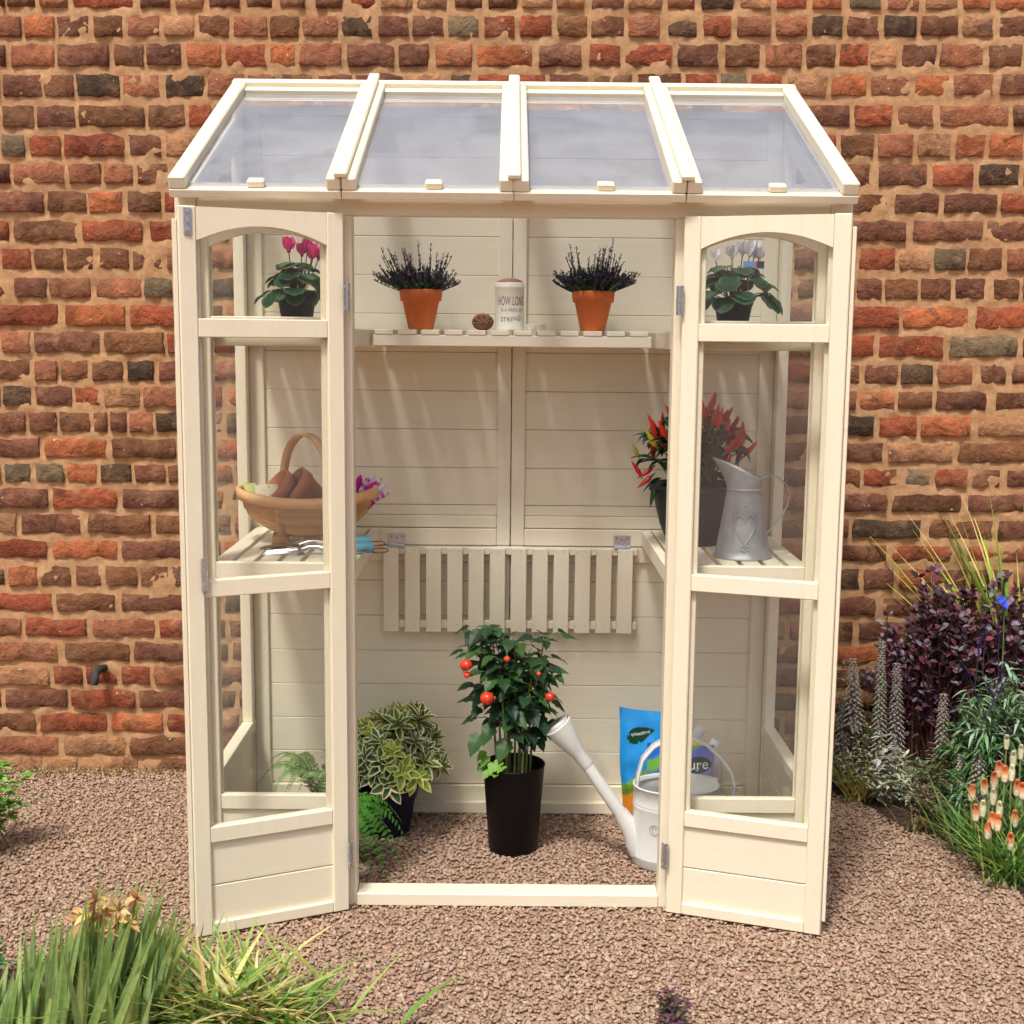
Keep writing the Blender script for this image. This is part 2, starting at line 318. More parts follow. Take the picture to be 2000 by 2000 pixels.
# rows as read off the wall: origin of the close-up, top, bottom, then bricks "left right colour"
LEFT = [(0, 0, -80, 70, '0 30 p,60 330 b,360 640 t,670 1250 r,1310 1600 p,1640 1910 t'), (0, 0, 140, 345, '-80 190 k,215 505 o,535 835 p,870 1165 b,1190 1505 k,1530 1830 t,1870 2157 b'),
 (0, 0, 405, 625, '-150 45 p,90 510 k,530 1020 p,1065 1350 b,1375 1705 p,1745 2085 o'), (0, 0, 690, 915, '15 395 p,400 690 b,710 1125 d,1150 1500 k,1545 1915 d'),
 (0, 0, 985, 1200, '5 320 b,335 710 p,725 1365 b,1390 1745 b,1775 1990 r'), (0, 0, 1265, 1475, '0 230 g,265 565 r,590 1170 r,1210 1520 p,1550 1850 t,1880 2200 b'),
 (0, 0, 1535, 1735, '-200 90 p,115 610 k,645 945 k,975 1245 k,1275 1595 b,1630 1950 b'), (0, 0, 1800, 2007, '-50 405 p,440 815 b,830 1150 o,1200 1515 b,1545 1800 r'),
 (0, 400, 140, 345, '-200 75 r,110 735 b,765 1345 r,1405 1800 r'), (0, 400, 400, 610, '10 285 r,310 590 b,610 885 b,935 1210 b,1240 1525 p,1570 1900 k'),
 (0, 400, 685, 880, '-200 80 b,125 440 p,455 850 k,895 1330 k,1355 1620 g,1660 1950 b'), (0, 400, 940, 1145, '-250 550 r,605 1180 o,1215 1750 r'),
 (0, 400, 1195, 1400, '0 280 k,310 945 p,970 1550 b,1575 1850 r'), (0, 400, 1465, 1660, '-100 280 b,315 530 k,560 825 b,860 1160 b,1195 1450 d,1490 1800 p'),
 (0, 400, 1710, 1905, '20 290 d,325 675 p,695 940 r,965 1320 t,1345 1750 k'), (0, 800, 20, 215, '-50 235 p,260 530 p,550 845 b,880 1005 p,1030 1190 p,1215 1440 k,1460 1750 d'),
 (0, 800, 270, 460, '-200 375 p,405 1000 o,1040 1660 b'), (0, 800, 510, 690, '25 290 g,330 595 g,620 910 o,940 1235 d,1260 1555 p,1575 1850 b'),
 (0, 800, 750, 935, '-150 450 p,485 1095 r,1140 1750 p'), (0, 800, 985, 1175, '-200 150 t,185 765 p,815 1420 b,1460 1850 b'),
 (0, 800, 1230, 1410, '-200 445 r,480 1105 o,1135 1760 p'), (0, 800, 1475, 1670, '-100 40 d,75 350 o,375 665 b,700 955 p,985 1285 b,1310 1595 b,1620 1750 d'),
 (0, 800, 1735, 1910, '-100 490 r,520 1095 b,1130 1750 p'), (0, 1200, 40, 215, '-300 200 k,230 820 r,860 1460 k,1490 1800 r'),
 (0, 1200, 265, 445, '-200 550 k,600 1225 b,1250 1800 p'), (0, 1200, 490, 670, '-250 465 t,500 775 r,800 1105 r,1135 1415 r,1440 1800 k'),
 (0, 1200, 710, 885, '40 630 p,665 1275 r,1305 1850 p'), (0, 1200, 935, 1110, '-250 340 b,365 1010 r,1040 1540 o,1570 1900 r'),
 (0, 1200, 1150, 1330, '-250 560 k,590 1195 t,1215 1850 b'), (0, 1200, 1350, 1500, '-100 400 t,430 730 t,750 1300 t,1320 1900 b')]
RIGHT = [(1600, 0, -80, 85, '-60 220 o,290 590 g,640 960 k,1010 1320 t,1365 1630 o,1670 2000 o'), (1600, 0, 140, 345, '-70 235 d,265 570 p,610 935 d,970 1325 b,1355 1650 t,1705 2000 p'),
 (1600, 0, 405, 630, '-117 160 b,195 470 r,490 740 t,780 1110 p,1145 1560 k,1605 1930 b'), (1600, 0, 690, 905, '115 460 o,490 865 k,905 1235 o,1265 1655 k,1710 2100 p'),
 (1600, 0, 980, 1190, '-300 305 p,335 700 r,745 1085 k,1135 1805 k,1835 2200 p'), (1600, 0, 1255, 1480, '-200 170 r,205 530 b,560 895 k,930 1250 t,1285 1565 o,1605 1930 o'),
 (1600, 0, 1540, 1755, '0 490 b,560 1030 p,1065 1475 r,1505 1900 d'), (1600, 0, 1820, 2010, '100 655 b,715 1140 p,1180 1690 p,1720 2100 r'),
 (1600, 400, 145, 345, '200 835 p,880 1560 p,1580 2100 p'), (1600, 400, 405, 620, '0 360 d,385 730 r,760 1060 t,1085 1390 g,1415 1735 b,1770 2050 k'),
 (1600, 400, 690, 895, '100 340 p,360 595 p,625 945 b,965 1250 p,1285 1575 p,1650 1895 b,1920 2200 r'), (1600, 400, 955, 1165, '200 765 r,790 1425 o,1480 2100 r'),
 (1600, 400, 1230, 1435, '100 525 r,560 1190 r,1230 1890 g,1920 2300 r'), (1600, 400, 1500, 1695, '100 395 b,430 745 p,780 1085 d,1120 1455 k,1525 1775 p,1820 2100 p'),
 (1600, 400, 1760, 1935, '0 360 b,385 720 o,745 1080 b,1100 1590 p,1670 2200 b'), (1600, 800, 60, 255, '265 525 d,560 940 r,960 1440 o,1500 2100 t'),
 (1600, 800, 310, 500, '100 610 p,640 1275 t,1310 2050 b'), (1600, 800, 560, 735, '100 395 b,420 745 r,790 1060 g,1100 1410 r,1445 1725 p,1775 2050 p'),
 (1600, 800, 800, 970, '0 655 p,690 1350 b,1400 2050 p'), (1600, 800, 1040, 1225, '0 280 b,310 970 d,1035 1650 b,1690 2200 p'),
 (1600, 800, 1285, 1440, '0 650 b,680 1330 r,1385 2050 r'), (1600, 800, 1500, 1700, '0 385 d,420 710 p,750 1070 o,1100 1400 b,1430 1800 b'),
 (1600, 1160, 35, 215, '0 545 p,600 1200 b,1230 1800 p'), (1600, 1160, 265, 450, '0 320 b,365 960 p,990 1600 b'), (1600, 1160, 495, 670, '150 690 o,740 1300 b'), (1600, 1160, 715, 900, '0 340 b,370 900 d,930 1500 r')]
MID = [(0, 400, '30 325 p,385 640 b,700 945 t,1040 1295 p,1345 1615 r,1650 1960 t'), (0, 800, '55 355 t,415 690 p,735 1015 b,1060 1350 t,1390 1650 t,1715 2030 p'), (0, 1200, '130 450 t,495 765 k,820 1130 d,1190 1480 t,1530 1825 r'),
 (1, 400, '265 585 k,605 880 b,915 1250 k,1285 1575 d,1630 1925 p'), (1, 800, '20 325 p,350 660 g,695 1000 r,1040 1345 r,1390 1680 b,1710 2030 b'), (1, 1200, '125 435 k,500 790 d,835 1110 r,1160 1480 k,1530 1830 k'),
 (2, 400, '180 575 r,610 850 o,885 1290 k,1335 1790 p,1830 2110 p'), (2, 800, '245 590 k,630 1160 o,1215 1630 p,1690 1995 r'), (2, 1200, '95 555 r,595 985 p,1040 1385 b,1420 1780 k'),
 (3, 400, '20 375 k,405 670 b,730 1020 p,1065 1390 p,1415 1875 p,1900 2285 t'), (3, 800, '385 575 d,630 950 r,1010 1280 r,1320 1690 p,1730 2110 b'), (3, 1200, '215 640 b,665 970 r,1000 1245 g,1290 1585 r,1630 2020 t')]
def parse(s): return [(float(a), float(b), c) for a, b, c in (q.split() for q in s.split(','))]
bricks = []                                   # (x0, x1, y0, y1 in photo pixels, colour, recorded)
last = (0, 0)
for i, (ox, oy, a, b, s) in enumerate(LEFT):
    yl = (oy+a/S_, oy+b/S_)
    rowb = [(ox+x0/S_, ox+x1/S_, c, 1) for x0, x1, c in parse(s)]
    if i < len(RIGHT):
        qx, qy, qa, qb, qs = RIGHT[i]; yr = (qy+qa/S_, qy+qb/S_)
        rowb += [(qx+x0/S_, qx+x1/S_, c, 1) for x0, x1, c in parse(qs)]
    else: yr = (yl[0]+9, yl[1]+9)
    for (ri, mx, ms) in MID:
        if ri == i: rowb += [(mx+x0/S_, mx+x1/S_, c, 1) for x0, x1, c in parse(ms)]
    rowb.sort(); full = []
    xs = [-950]+[v_ for q in rowb for v_ in q[:2]]+[2950]
    for k_ in range(0, len(xs), 2):
        x = xs[k_]+(6 if k_ else 0); e = xs[k_+1]-6
        while e-x > 40:
            wd = random.choice((62, 66, 70, 120, 124, 128)) if e-x > 150 else e-x
            if e-x-wd < 45: wd = e-x
            if wd > 150: wd = wd/2-3
            full.append((x, x+wd, random.choice('rrobbpppdtkk'), 0)); x += wd+6
    for (x0, x1, c, rec) in rowb+full:
        t = ((x0+x1)/2-200)/1600
        bricks.append((x0, x1, yl[0]+(yr[0]-yl[0])*t, yl[1]+(yr[1]-yl[1])*t, c, rec))
for i in range(0):                            # nothing is laid above the picture
    x = -420+random.uniform(0, 60)
    while x < 2420:
        wd = random.choice((66, 70, 74, 130)); bricks.append((x, x+wd, -16-58*i+random.uniform(-2, 2), 32-58*i, random.choice('rrobbpppdtkk'), 0)); x += wd+8
wall = bpy.data.objects.new('brick_wall', None); COL.objects.link(wall); wall.location = (0, WALL_Y, 0)
tag(wall, 'old weathered red brick wall with sandy mortar behind the greenhouse', 'wall')
def shown(b):
    if not b[5]: return 0
    x0, x1, y0, y1 = max(0, b[0]), min(2000, b[1]), max(0, b[2]), min(2000, b[3]); return max(0, x1-x0)*max(0, y1-y0)
order = sorted(range(len(bricks)), key=lambda i: -shown(bricks[i])); named = set(order[:296])
gs = GB()
for i, (x0, x1, y0, y1, c, rec) in enumerate(bricks):
    A = px(x0, (y0+y1)/2, 'y', WALL_Y); B = px(x1, (y0+y1)/2, 'y', WALL_Y); T = px((x0+x1)/2, y0, 'y', WALL_Y); D = px((x0+x1)/2, y1, 'y', WALL_Y)
    wd, ht = B.x-A.x, T.z-D.z; cx, czz = (A.x+B.x)/2, (T.z+D.z)/2
    k_ = 2 if wd/ht > 2.05 else 1; vi = random.randrange(len(SHAPES[k_]))
    col = np.array(lin(BC[c]))*random.uniform(.74, 1.01)*np.array([1.03, 1., .94]); sgn = random.choice((1, -1)); tilt = random.gauss(0, .008); dy = random.gauss(-.001, .0022)
    if i in named:
        o = link('brick', BMESH[(k_, vi)], BRICK, wall, (cx, dy, czz), (0, tilt, 0)); o.scale = (wd*.98, .016, ht*.94); o.color = (*col, 1)
    else:
        V, Fc = SHAPES[k_][vi]; gs.add(V*np.array([wd*.98, .016, ht*.94])+np.array([cx, dy, czz]), Fc, col)
tag(gs.obj('brickwork', BRICKS, wall), kind='stuff')
m, n, l, p = newmat('sandy_mortar'); pos = N(n, 'ShaderNodeNewGeometry').outputs['Position']
a = noise(n, l, 60, 5, pos, .7); b = noise(n, l, 2.2, 4, pos); sp = N(n, 'ShaderNodeSeparateXYZ'); l.new(pos, sp.inputs[0])
c = ramp(n, l, a, [(.3, lin((166, 128, 92))), (.7, lin((202, 164, 124)))])
c = mixc(n, l, ramp(n, l, b, [(.4, 0), (.7, .35)]), c, lin((172, 122, 80)))
l.new(c, p.inputs['Base Color']); p.inputs['Roughness'].default_value = .97; p.inputs['Specular IOR Level'].default_value = .1
bump(n, l, a, p, .5, .004)
GX, GZ = 448, 185
X, Z = np.meshgrid(np.linspace(-2.85, 2.85, GX), np.linspace(-.05, 2.248, GZ))
def vnoise(X, Z, f, seed):
    r_ = np.random.default_rng(seed); gr = r_.normal(0, 1, (64, 64)); u = (X*f) % 63; v_ = (Z*f) % 63
    i, j = u.astype(int), v_.astype(int); fu, fv = u-i, v_-j; fu = fu*fu*(3-2*fu); fv = fv*fv*(3-2*fv); i1, j1 = (i+1) % 64, (j+1) % 64
    return (gr[i, j]*(1-fu)+gr[i1, j]*fu)*(1-fv)+(gr[i, j1]*(1-fu)+gr[i1, j1]*fu)*fv
Y = .0070-.0020*vnoise(X+5, Z+5, 22, 1)-.0022*vnoise(X+5, Z+5, 58, 2)
V = np.stack([X, Y, Z], -1).reshape(-1, 3)
idx = np.arange(GX*GZ).reshape(GZ, GX); Fq = np.stack([idx[:-1, :-1], idx[:-1, 1:], idx[1:, 1:], idx[1:, :-1]], -1).reshape(-1, 4)
g = GB(); g.add(V, Fq, (1, 1, 1)); g.obj('mortar', m, wall)
box('wall_core', (-2.85, .011, -.05), (2.85, .22, 2.248), m, wall, 0)
# iron pipe elbow sticking out of the brickwork
g = GB(); q = px(200, 1302, 'y', WALL_Y); q2 = px(185, 1338, 'y', WALL_Y-.07)
tube(g, [(q.x+.01, WALL_Y+.02, q.z-.005), (q.x, WALL_Y-.025, q.z), (q.x-.006, WALL_Y-.05, q.z-.006), (q2.x, WALL_Y-.065, q2.z+.02), (q2.x-.002, WALL_Y-.068, q2.z)], [.009, .012, .013, .0125, .011], lin((58, 60, 60)), 10)
tag(g.obj('pipe_elbow', MATT), 'short dark curved pipe sticking out of the brick wall', 'pipe')
# moss and dry grass along the wall foot
g = GB()
for k_ in range(1500):
    x = random.uniform(-1.7, 1.2); y = WALL_Y-.01-abs(random.gauss(0, .028)); L_ = random.uniform(.008, .03)
    leaf(g, (x, y, -.003), (random.gauss(0, .5), random.gauss(-.3, .4), 1), (0, -1, .3), L_, .004, jit(lin(random.choice([(128, 112, 62), (150, 122, 72), (112, 104, 60), (160, 128, 92)]))), shape='blade', n=2, fold=0)
tag(g.obj('wall_foot_moss', LEAF), 'brownish moss and dry grass along the foot of the brick wall', 'moss', kind='stuff')

# ------------------------------------------------------------ greenhouse
GH = empty('greenhouse', (0, 0, 0), 'cream painted wooden lean-to greenhouse with open doors and glazed roof', 'greenhouse')
HW, DEP, EAVE = .725, .640, 1.585
def hinge(parent, loc, rz=0, h=.062):
    bm = bmesh.new()
    for s in (-1, 1):
        addbox(bm, (s*.001, -.0012, -h/2), (s*.010, .0008, h/2), .0003)
    for k in (-.5, 0, .5):
        bmesh.ops.create_cone(bm, cap_ends=True, segments=10, radius1=.0032, radius2=.0032, depth=h*.3, matrix=Matrix.Translation((0, -.0022, k*h*.66)))
    for s in (-1, 1):
        for z in (-.36, .36):
            bmesh.ops.create_cone(bm, cap_ends=True, segments=8, radius1=.0022, radius2=.0015, depth=.0014, matrix=Matrix.Translation((s*.006, -.0016, z*h)) @ Matrix.Rotation(R(90), 4, 'X'))
    return bmobj('hinge', bm, ZINC, parent, loc, (0, 0, rz))
def panel(name, w_, h_, sx, parent, loc, rz=0, t=.026, st=.036, zs=(.209, .244, .750, .787, 1.2935, 1.3317), zc=1.488, za=1.521, zb=.026, zoff=0, bd=.010):
    zl0, zl1, zm0, zm1, zu0, zu1 = [z+zoff for z in zs]
    X = lambda x: sx*x
    bm = bmesh.new()
    addbox(bm, (X(0), 0, 0), (X(st), t, h_), .0022); addbox(bm, (X(w_-st), 0, 0), (X(w_), t, h_), .0022)
    for a, b in ((zl0, zl1), (zm0, zm1), (zu0, zu1), (0.0005, zb)):
        addbox(bm, (X(st+.0004), .0012 if a > .01 else .0006, a), (X(w_-st-.0004), t-.0012, b), .0018)
    n_ = 14; poly = [(X(st+.0004), h_-.0008), (X(w_-st-.0004), h_-.0008)]
    for i in range(n_+1):
        u = i/n_; x = w_-st-.0004-(w_-2*st-.0008)*u; poly.append((X(x), zc+(za-zc)*(1-(2*u-1)**2)))
    addprism(bm, poly, .0012, t-.0012)
    d = bmobj(name, bm, WZ, parent, loc, (0, 0, rz))
    zmid = (zb+zl0)/2-.008
    for a, b in ((zb-.002, zmid-.0012), (zmid+.0012, zl0+.002)):
        box('board', (X(st-.003), .009, a), (X(w_-st+.003), .019, b), WX, d, .0015)
    for a, b in ((zl1-.004, zm0+.004), (zm1-.004, zu0+.004)):
        box('glass_pane', (X(st-.004), .012, a), (X(w_-st+.004), .0145, b), GLASS, d, 0)
    bm = bmesh.new(); poly = [(X(st-.004), zu1-.004), (X(w_-st+.004), zu1-.004)]
    for i in range(n_+1):
        u = i/n_; x = w_-st+.004-(w_-2*st+.008)*u; poly.append((X(x), zc+.01+(za-zc)*(1-(2*u-1)**2)))
    addprism(bm, poly, .012, .0145); bmobj('glass_pane', bm, GLASS, d)
    # glazing beads behind the frame
    for a, b in ((zl1, zm0), (zm1, zu0), (zu1, zc+.004)):
        for x in (st, w_-st-bd): box('glazing_bead', (X(x), .0155, a), (X(x+bd), t-.003, b), WZ, d, .001)
    return d
# posts, header, sill
for s in (-1, 1):
    box('post', (s*HW, 0, 0), (s*(HW-.046), .045, EAVE+.020), WZ, GH, .002)
    box('jamb', (s*.348, .004, 0), (s*.386, .05, EAVE-.026), WZ, GH, .002)
    box('post', (s*(HW-.001), DEP-.05, 0), (s*(HW-.03), DEP, 1.885), WZ, GH, .002)
box('header', (-HW+.0465, .002, EAVE-.026), (HW-.0465, .048, EAVE+.021), WX, GH, .002)
box('sill', (-.3475, .002, 0), (.3475, .06, .030), WX, GH, .002)
# fixed glazed panels each side of the doorway (set back a little) and the two open doors
for s in (-1, 1):
    panel('fixed_window', .294, 1.552, s, GH, (s*.386, .026, .003), 0, t=.022, st=.019, zoff=.008, bd=.004)
HX = .361
dl = panel('door', .345, 1.556, -1, GH, (-HX, -.028, .004), math.asin(.1427/.345)); tag(dl, 'left greenhouse door swung open')
dr = panel('door', .345, 1.556, 1, GH, (HX, -.028, .004), -math.asin(.1107/.345)); tag(dr, 'right greenhouse door swung open')
for s, d in ((-1, dl), (1, dr)):
    for z in (1.38, .135): hinge(d, (-s*.004, -.004, z), -s*.5)
    box('weather_strip', (s*.346, .008, .03), (s*.354, .022, 1.53), WZ, d, .001)
# latch lever and bolt plate on the left door
bm = bmesh.new(); addbox(bm, (-.317, -.010, .762), (-.303, -.001, .838), .003)
for z in (.776, .832): bmesh.ops.create_cone(bm, cap_ends=True, segments=12, radius1=.007, radius2=.007, depth=.008, matrix=Matrix.Translation((-.310, -.011, z)) @ Matrix.Rotation(R(90), 4, 'X'))
bmobj('latch', bm, ZINC, dl)
bm = bmesh.new(); addbox(bm, (-.334, -.003, 1.498), (-.318, .0, 1.552), .0008)
for z in (1.507, 1.525, 1.543): bmesh.ops.create_cone(bm, cap_ends=True, segments=12, radius1=.0045, radius2=.0035, depth=.004, matrix=Matrix.Translation((-.326, -.004, z)) @ Matrix.Rotation(R(90), 4, 'X'))
bmobj('bolt_plate', bm, ZINC, dl)
# side walls: boards below a rail, one pane above, sloping top
def ztop(y): return EAVE-.004+(y+.05)*.4735
for s in (-1, 1):
    fr = bmesh.new()
    addbox(fr, (s*(HW-.004), .046, .232), (s*(HW-.034), DEP-.051, .262), .002)
    addbox(fr, (s*(HW-.004), .046, 0), (s*(HW-.034), DEP-.051, .04), .002)
    addbox(fr, (s*(HW-.004), .046, .262), (s*(HW-.030), .072, EAVE-.01), .002)
    addbox(fr, (s*(HW-.0045), DEP-.085, .262), (s*(HW-.032), DEP-.052, 1.83), .002)
    sd_ = bmobj('side_wall', fr, WZ, GH)
    bm = bmesh.new(); poly = [(.046, EAVE-.045), (.046, EAVE+.012), (DEP-.051, ztop(DEP)-.058), (DEP-.051, ztop(DEP)-.105)]
    a_ = [bm.verts.new((s*(HW-.004), y, z)) for y, z in poly]; b_ = [bm.verts.new((s*(HW-.031), y, z)) for y, z in poly]
    bm.faces.new(a_); bm.faces.new(b_[::-1])
    for i in range(4): bm.faces.new((a_[i], b_[i], b_[(i+1) % 4], a_[(i+1) % 4]))
    bmobj('top_rail', bm, WY, sd_)
    for a, b in ((.04, .1345), (.137, .232)): box('board', (s*(HW-.012), .044, a), (s*(HW-.024), DEP-.05, b), WY, sd_, .0015)
    bm = bmesh.new(); poly = [(.068, .258), (.068, EAVE-.02), (DEP-.08, ztop(DEP-.08)-.06), (DEP-.08, .258)]
    a_ = [bm.verts.new((s*(HW-.016), y, z)) for y, z in poly]; b_ = [bm.verts.new((s*(HW-.0185), y, z)) for y, z in poly]
    bm.faces.new(a_); bm.faces.new(b_[::-1])
    for i in range(4): bm.faces.new((a_[i], b_[i], b_[(i+1) % 4], a_[(i+1) % 4]))
    bmobj('glass_pane', bm, SIDEGLASS, sd_)
# boarded back in two halves, upper and lower
for s in (-1, 1):
    for lo, hi, lines in ((.745, 1.90, [.825, .853, .953, 1.056, 1.158, 1.26, 1.36, 1.46, 1.56, 1.66, 1.76, 1.862]), (0, .7435, [.073, .165, .26, .355, .45, .548, .645, .70])):
        bm = bmesh.new()
        addbox(bm, (s*.0012, .600, lo), (s*.037, .624, hi), .0018); addbox(bm, (s*.655, .600, lo), (s*.694, .624, hi), .0018)
        if lo > .5:
            addbox(bm, (s*.0375, .5985, lo), (s*.6545, .6235, .790), .0018); addbox(bm, (s*.0375, .601, 1.862), (s*.6545, .6235, hi), .0018)
            addbox(bm, (s*.0375, .606, .792), (s*.6545, .6235, .824), .0018)
        else:
            addbox(bm, (s*.0375, .601, .70), (s*.6545, .6235, hi), .0018); addbox(bm, (s*.0375, .601, .002), (s*.6545, .6235, .0715), .0018)
        bp_ = bmobj('back_panel', bm, WZ, GH)
        z0 = lines[0]
        for z1 in lines[1:]:
            if z1 > .3 and abs(z0-.825) < .001: z0 = z1; continue
            box('board', (s*.034, .612, z0+.0005), (s*.66, .622, z1-.0005), WX, bp_, .0014); z0 = z1
        if lo > .5: box('board', (s*.034, .612, .8245), (s*.66, .622, .852), WX, bp_, .0022)
box('floor_batten', (-.693, .578, 0), (.693, .5995, .032), WX, GH, .002)
# roof lights, cover strips, ridge
SL = math.atan(.4735); LS = .752
for i in range(4):
    x0, x1 = -.7215+i*.361, -.7215+(i+1)*.361-.002
    e0, e1 = (.036 if i == 0 else .030), (.036 if i == 3 else .030)
    bm = bmesh.new()
    addbox(bm, (x0, 0, 0), (x1, .047, .018), .0015)
    for a, b in ((x0, x0+e0), (x1-e1, x1)):
        addbox(bm, (a, .001, .0184), (b, LS-.027, .0455), .003)
    for a, b in ((x0+.001, x0+.018), (x1-.018, x1-.001)): addbox(bm, (a, .0475, 0), (b, LS-.055, .0180), .001)
    addbox(bm, (x0, LS-.0265, 0), (x1, LS, .049), .003); addbox(bm, (x0+e0+.0005, LS-.055, .0), (x1-e1-.0005, LS-.0275, .036), .002)
    rl = bmobj('roof_light', bm, WY, GH, (0, -.05, EAVE+.001), (SL, 0, 0))
    box('glass_pane', (x0+e0-.006, .018, .0215), (x1-e1+.006, LS-.05, .0245), ROOFGLASS, rl, 0)
    xm = (x0+x1)/2+(.012 if i else 0)
    box('glazing_clip', (xm-.018, .012, .0184), (xm+.018, .034, .034), WX, rl, .003)
for i in (1, 2, 3):
    x = -.7225+i*.361
    box('cover_strip', (x-.014, -.002, .0462), (x+.014, LS+.028, .0585), WY, GH, .003, (0, -.05, EAVE+.001), (SL, 0, 0))
# shelves
def shelf(name, x0, x1, y0, y1, z, nsl, label):
    bm = bmesh.new()
    if name == 'side_shelf':
        inn = x0 if abs(x0) < abs(x1) else x1; sg = 1 if x1 > x0 else -1
        s_ = 1 if inn > 0 else -1
        addbox(bm, (inn, y0, z-.040), (inn+s_*.022, y1, z), .0018)
        addbox(bm, (inn+s_*.0225, y0, z-.040), (x1 if inn == x0 else x0, y0+.02, z-.0125), .0018)
        addbox(bm, (inn+s_*.0225, y1-.02, z-.040), (x1 if inn == x0 else x0, y1, z-.0125), .0018)
    o = bmobj(name, bm, WY, GH); tag(o, label)
    a = min(abs(x0), abs(x1))+.026; b = max(abs(x0), abs(x1)); s_ = 1 if x0+x1 > 0 else -1
    pit = (b-a)/nsl
    for i in range(nsl): box('slat', (s_*(a+i*pit+.003), y0+.0005, z-.012), (s_*(a+(i+1)*pit-.009), y1, z), WY, o, .0015)
    return o
SHZ, LSZ = 1.318, .790
for s, nm in ((-1, 'left'), (1, 'right')):
    shelf('side_shelf', s*.352, s*.690, .075, .597, SHZ, 6, 'slatted upper shelf on the %s side' % nm)
    shelf('side_shelf', s*.352, s*.690, .075, .597, LSZ, 6, 'slatted lower shelf on the %s side' % nm)
bm = bmesh.new(); addbox(bm, (-.342, .372, SHZ-.040), (.342, .392, SHZ-.0125), .0018); addbox(bm, (-.342, .576, SHZ-.040), (.342, .597, SHZ-.0125), .0018)
ms = tag(bmobj('shelf', bm, WX, GH), 'raised slatted shelf across the back')
bm = bmesh.new(); addbox(bm, (-.342, .583, .722), (.342, .598, .7425), .0018); addbox(bm, (-.342, .583, .520), (.342, .598, .542), .0018)
lf = tag(bmobj('flap_shelf', bm, WX, GH), 'slatted shelf folded down against the back')
pit = .684/12
for i in range(12):
    a = -.342+i*pit+.004
    box('slat', (a, .3705, SHZ-.0122), (a+.045, .5965, SHZ), WY, ms, .0015)
    sl_ = box('slat', (a-.001, .571, .512+random.uniform(-.001, .001)), (a+.040, .5828, .7415), WZ, lf, .0015)
for x in (-.305, .300):
    bm = bmesh.new(); addbox(bm, (x-.022, .5955, .748), (x+.022, .5983, .776), .0004); addbox(bm, (x-.022, .576, .7428), (x+.022, .596, .7450), .0004)
    for k in range(5): bmesh.ops.create_cone(bm, cap_ends=True, segments=10, radius1=.0036, radius2=.0036, depth=.0082, matrix=Matrix.Translation((x-.0176+k*.0088, .5938, .7468)) @ Matrix.Rotation(R(90), 4, 'Y'))
    h_ = bmobj('hinge', bm, ZINC, lf)
    bm = bmesh.new()
    for dx, z in ((-.014, .768), (0, .764), (.014, .768)): bmesh.ops.create_cone(bm, cap_ends=True, segments=10, radius1=.0026, radius2=.002, depth=.0016, matrix=Matrix.Translation((x+dx, .5948, z)) @ Matrix.Rotation(R(90), 4, 'X'))
    bmobj('screw', bm, SCREW, h_)
    box('hinge', (x*1.0-.02, .40, SHZ-.0425), (x*1.0+.02, .44, SHZ-.0405), ZINC, ms, .0004)
# nail heads on the folded slats
bm = bmesh.new()
for i in range(12):
    for dx in (.008, .030):
        for z in (.733, .531):
            bmesh.ops.create_cone(bm, cap_ends=True, segments=6, radius1=.0011, radius2=.0011, depth=.001, matrix=Matrix.Translation((-.342+i*pit+dx+random.uniform(-.003, .003), .5706, z+random.uniform(-.003, .003))) @ Matrix.Rotation(R(90), 4, 'X'))
tag(bmobj('nail_head', bm, SCREW, lf), kind='stuff')

# ------------------------------------------------------------ potted plants and things in the greenhouse
def pot_mesh(g, r0, r1, h, col, rimh=.012, rimt=.003, wall=.003, seg=36):
    lathe(g, [(.0005, .001), (r0*.93, 0), (r0, .003), (r1-(r1-r0)*rimh/h, h-rimh), (r1-(r1-r0)*rimh/h+rimt, h-rimh+.0015), (r1+rimt, h-.002), (r1+rimt-.001, h), (r1-wall, h), (r1-wall-.001, h-.006), (r1-wall-(r1-r0)*.2, h-.02)], col, seg)
def soil(parent, r, z):
    g = GB(); lathe(g, [(.0005, z+.003), (r*.5, z+.002), (r, z-.001)], (1, 1, 1), 20); g.obj('soil', SOIL, parent)
def leafmesh(name, col, edge=None, shape='oval', fold=.25, curl=-.2, n=5, nx=5, eth=.6, wave=0):
    g = GB(); leaf(g, (0, 0, 0), (0, 1, 0), (0, 0, 1), 1, 1, col, edge, shape, n, fold, curl, nx, eth)
    if wave:
        V = g.V[0]; V[:, 2] += wave*np.sin(V[:, 1]*11)*np.abs(V[:, 0])*2
    return g.mesh(name)
def put(name, me, mat, parent, base, d, up, L, W):
    d = Vector(d).normalized(); up = Vector(up); s = d.cross(up)
    if s.length < 1e-4: s = d.cross(Vector((1, 0, .2)))
    s.normalize(); u = s.cross(d)
    o = link(name, me, mat, parent)
    o.matrix_local = Matrix(((s.x*W, d.x*L, u.x*L, base[0]), (s.y*W, d.y*L, u.y*L, base[1]), (s.z*W, d.z*L, u.z*L, base[2]), (0, 0, 0, 1)))
    return o
BLACKPOT = lin((32, 34, 40))

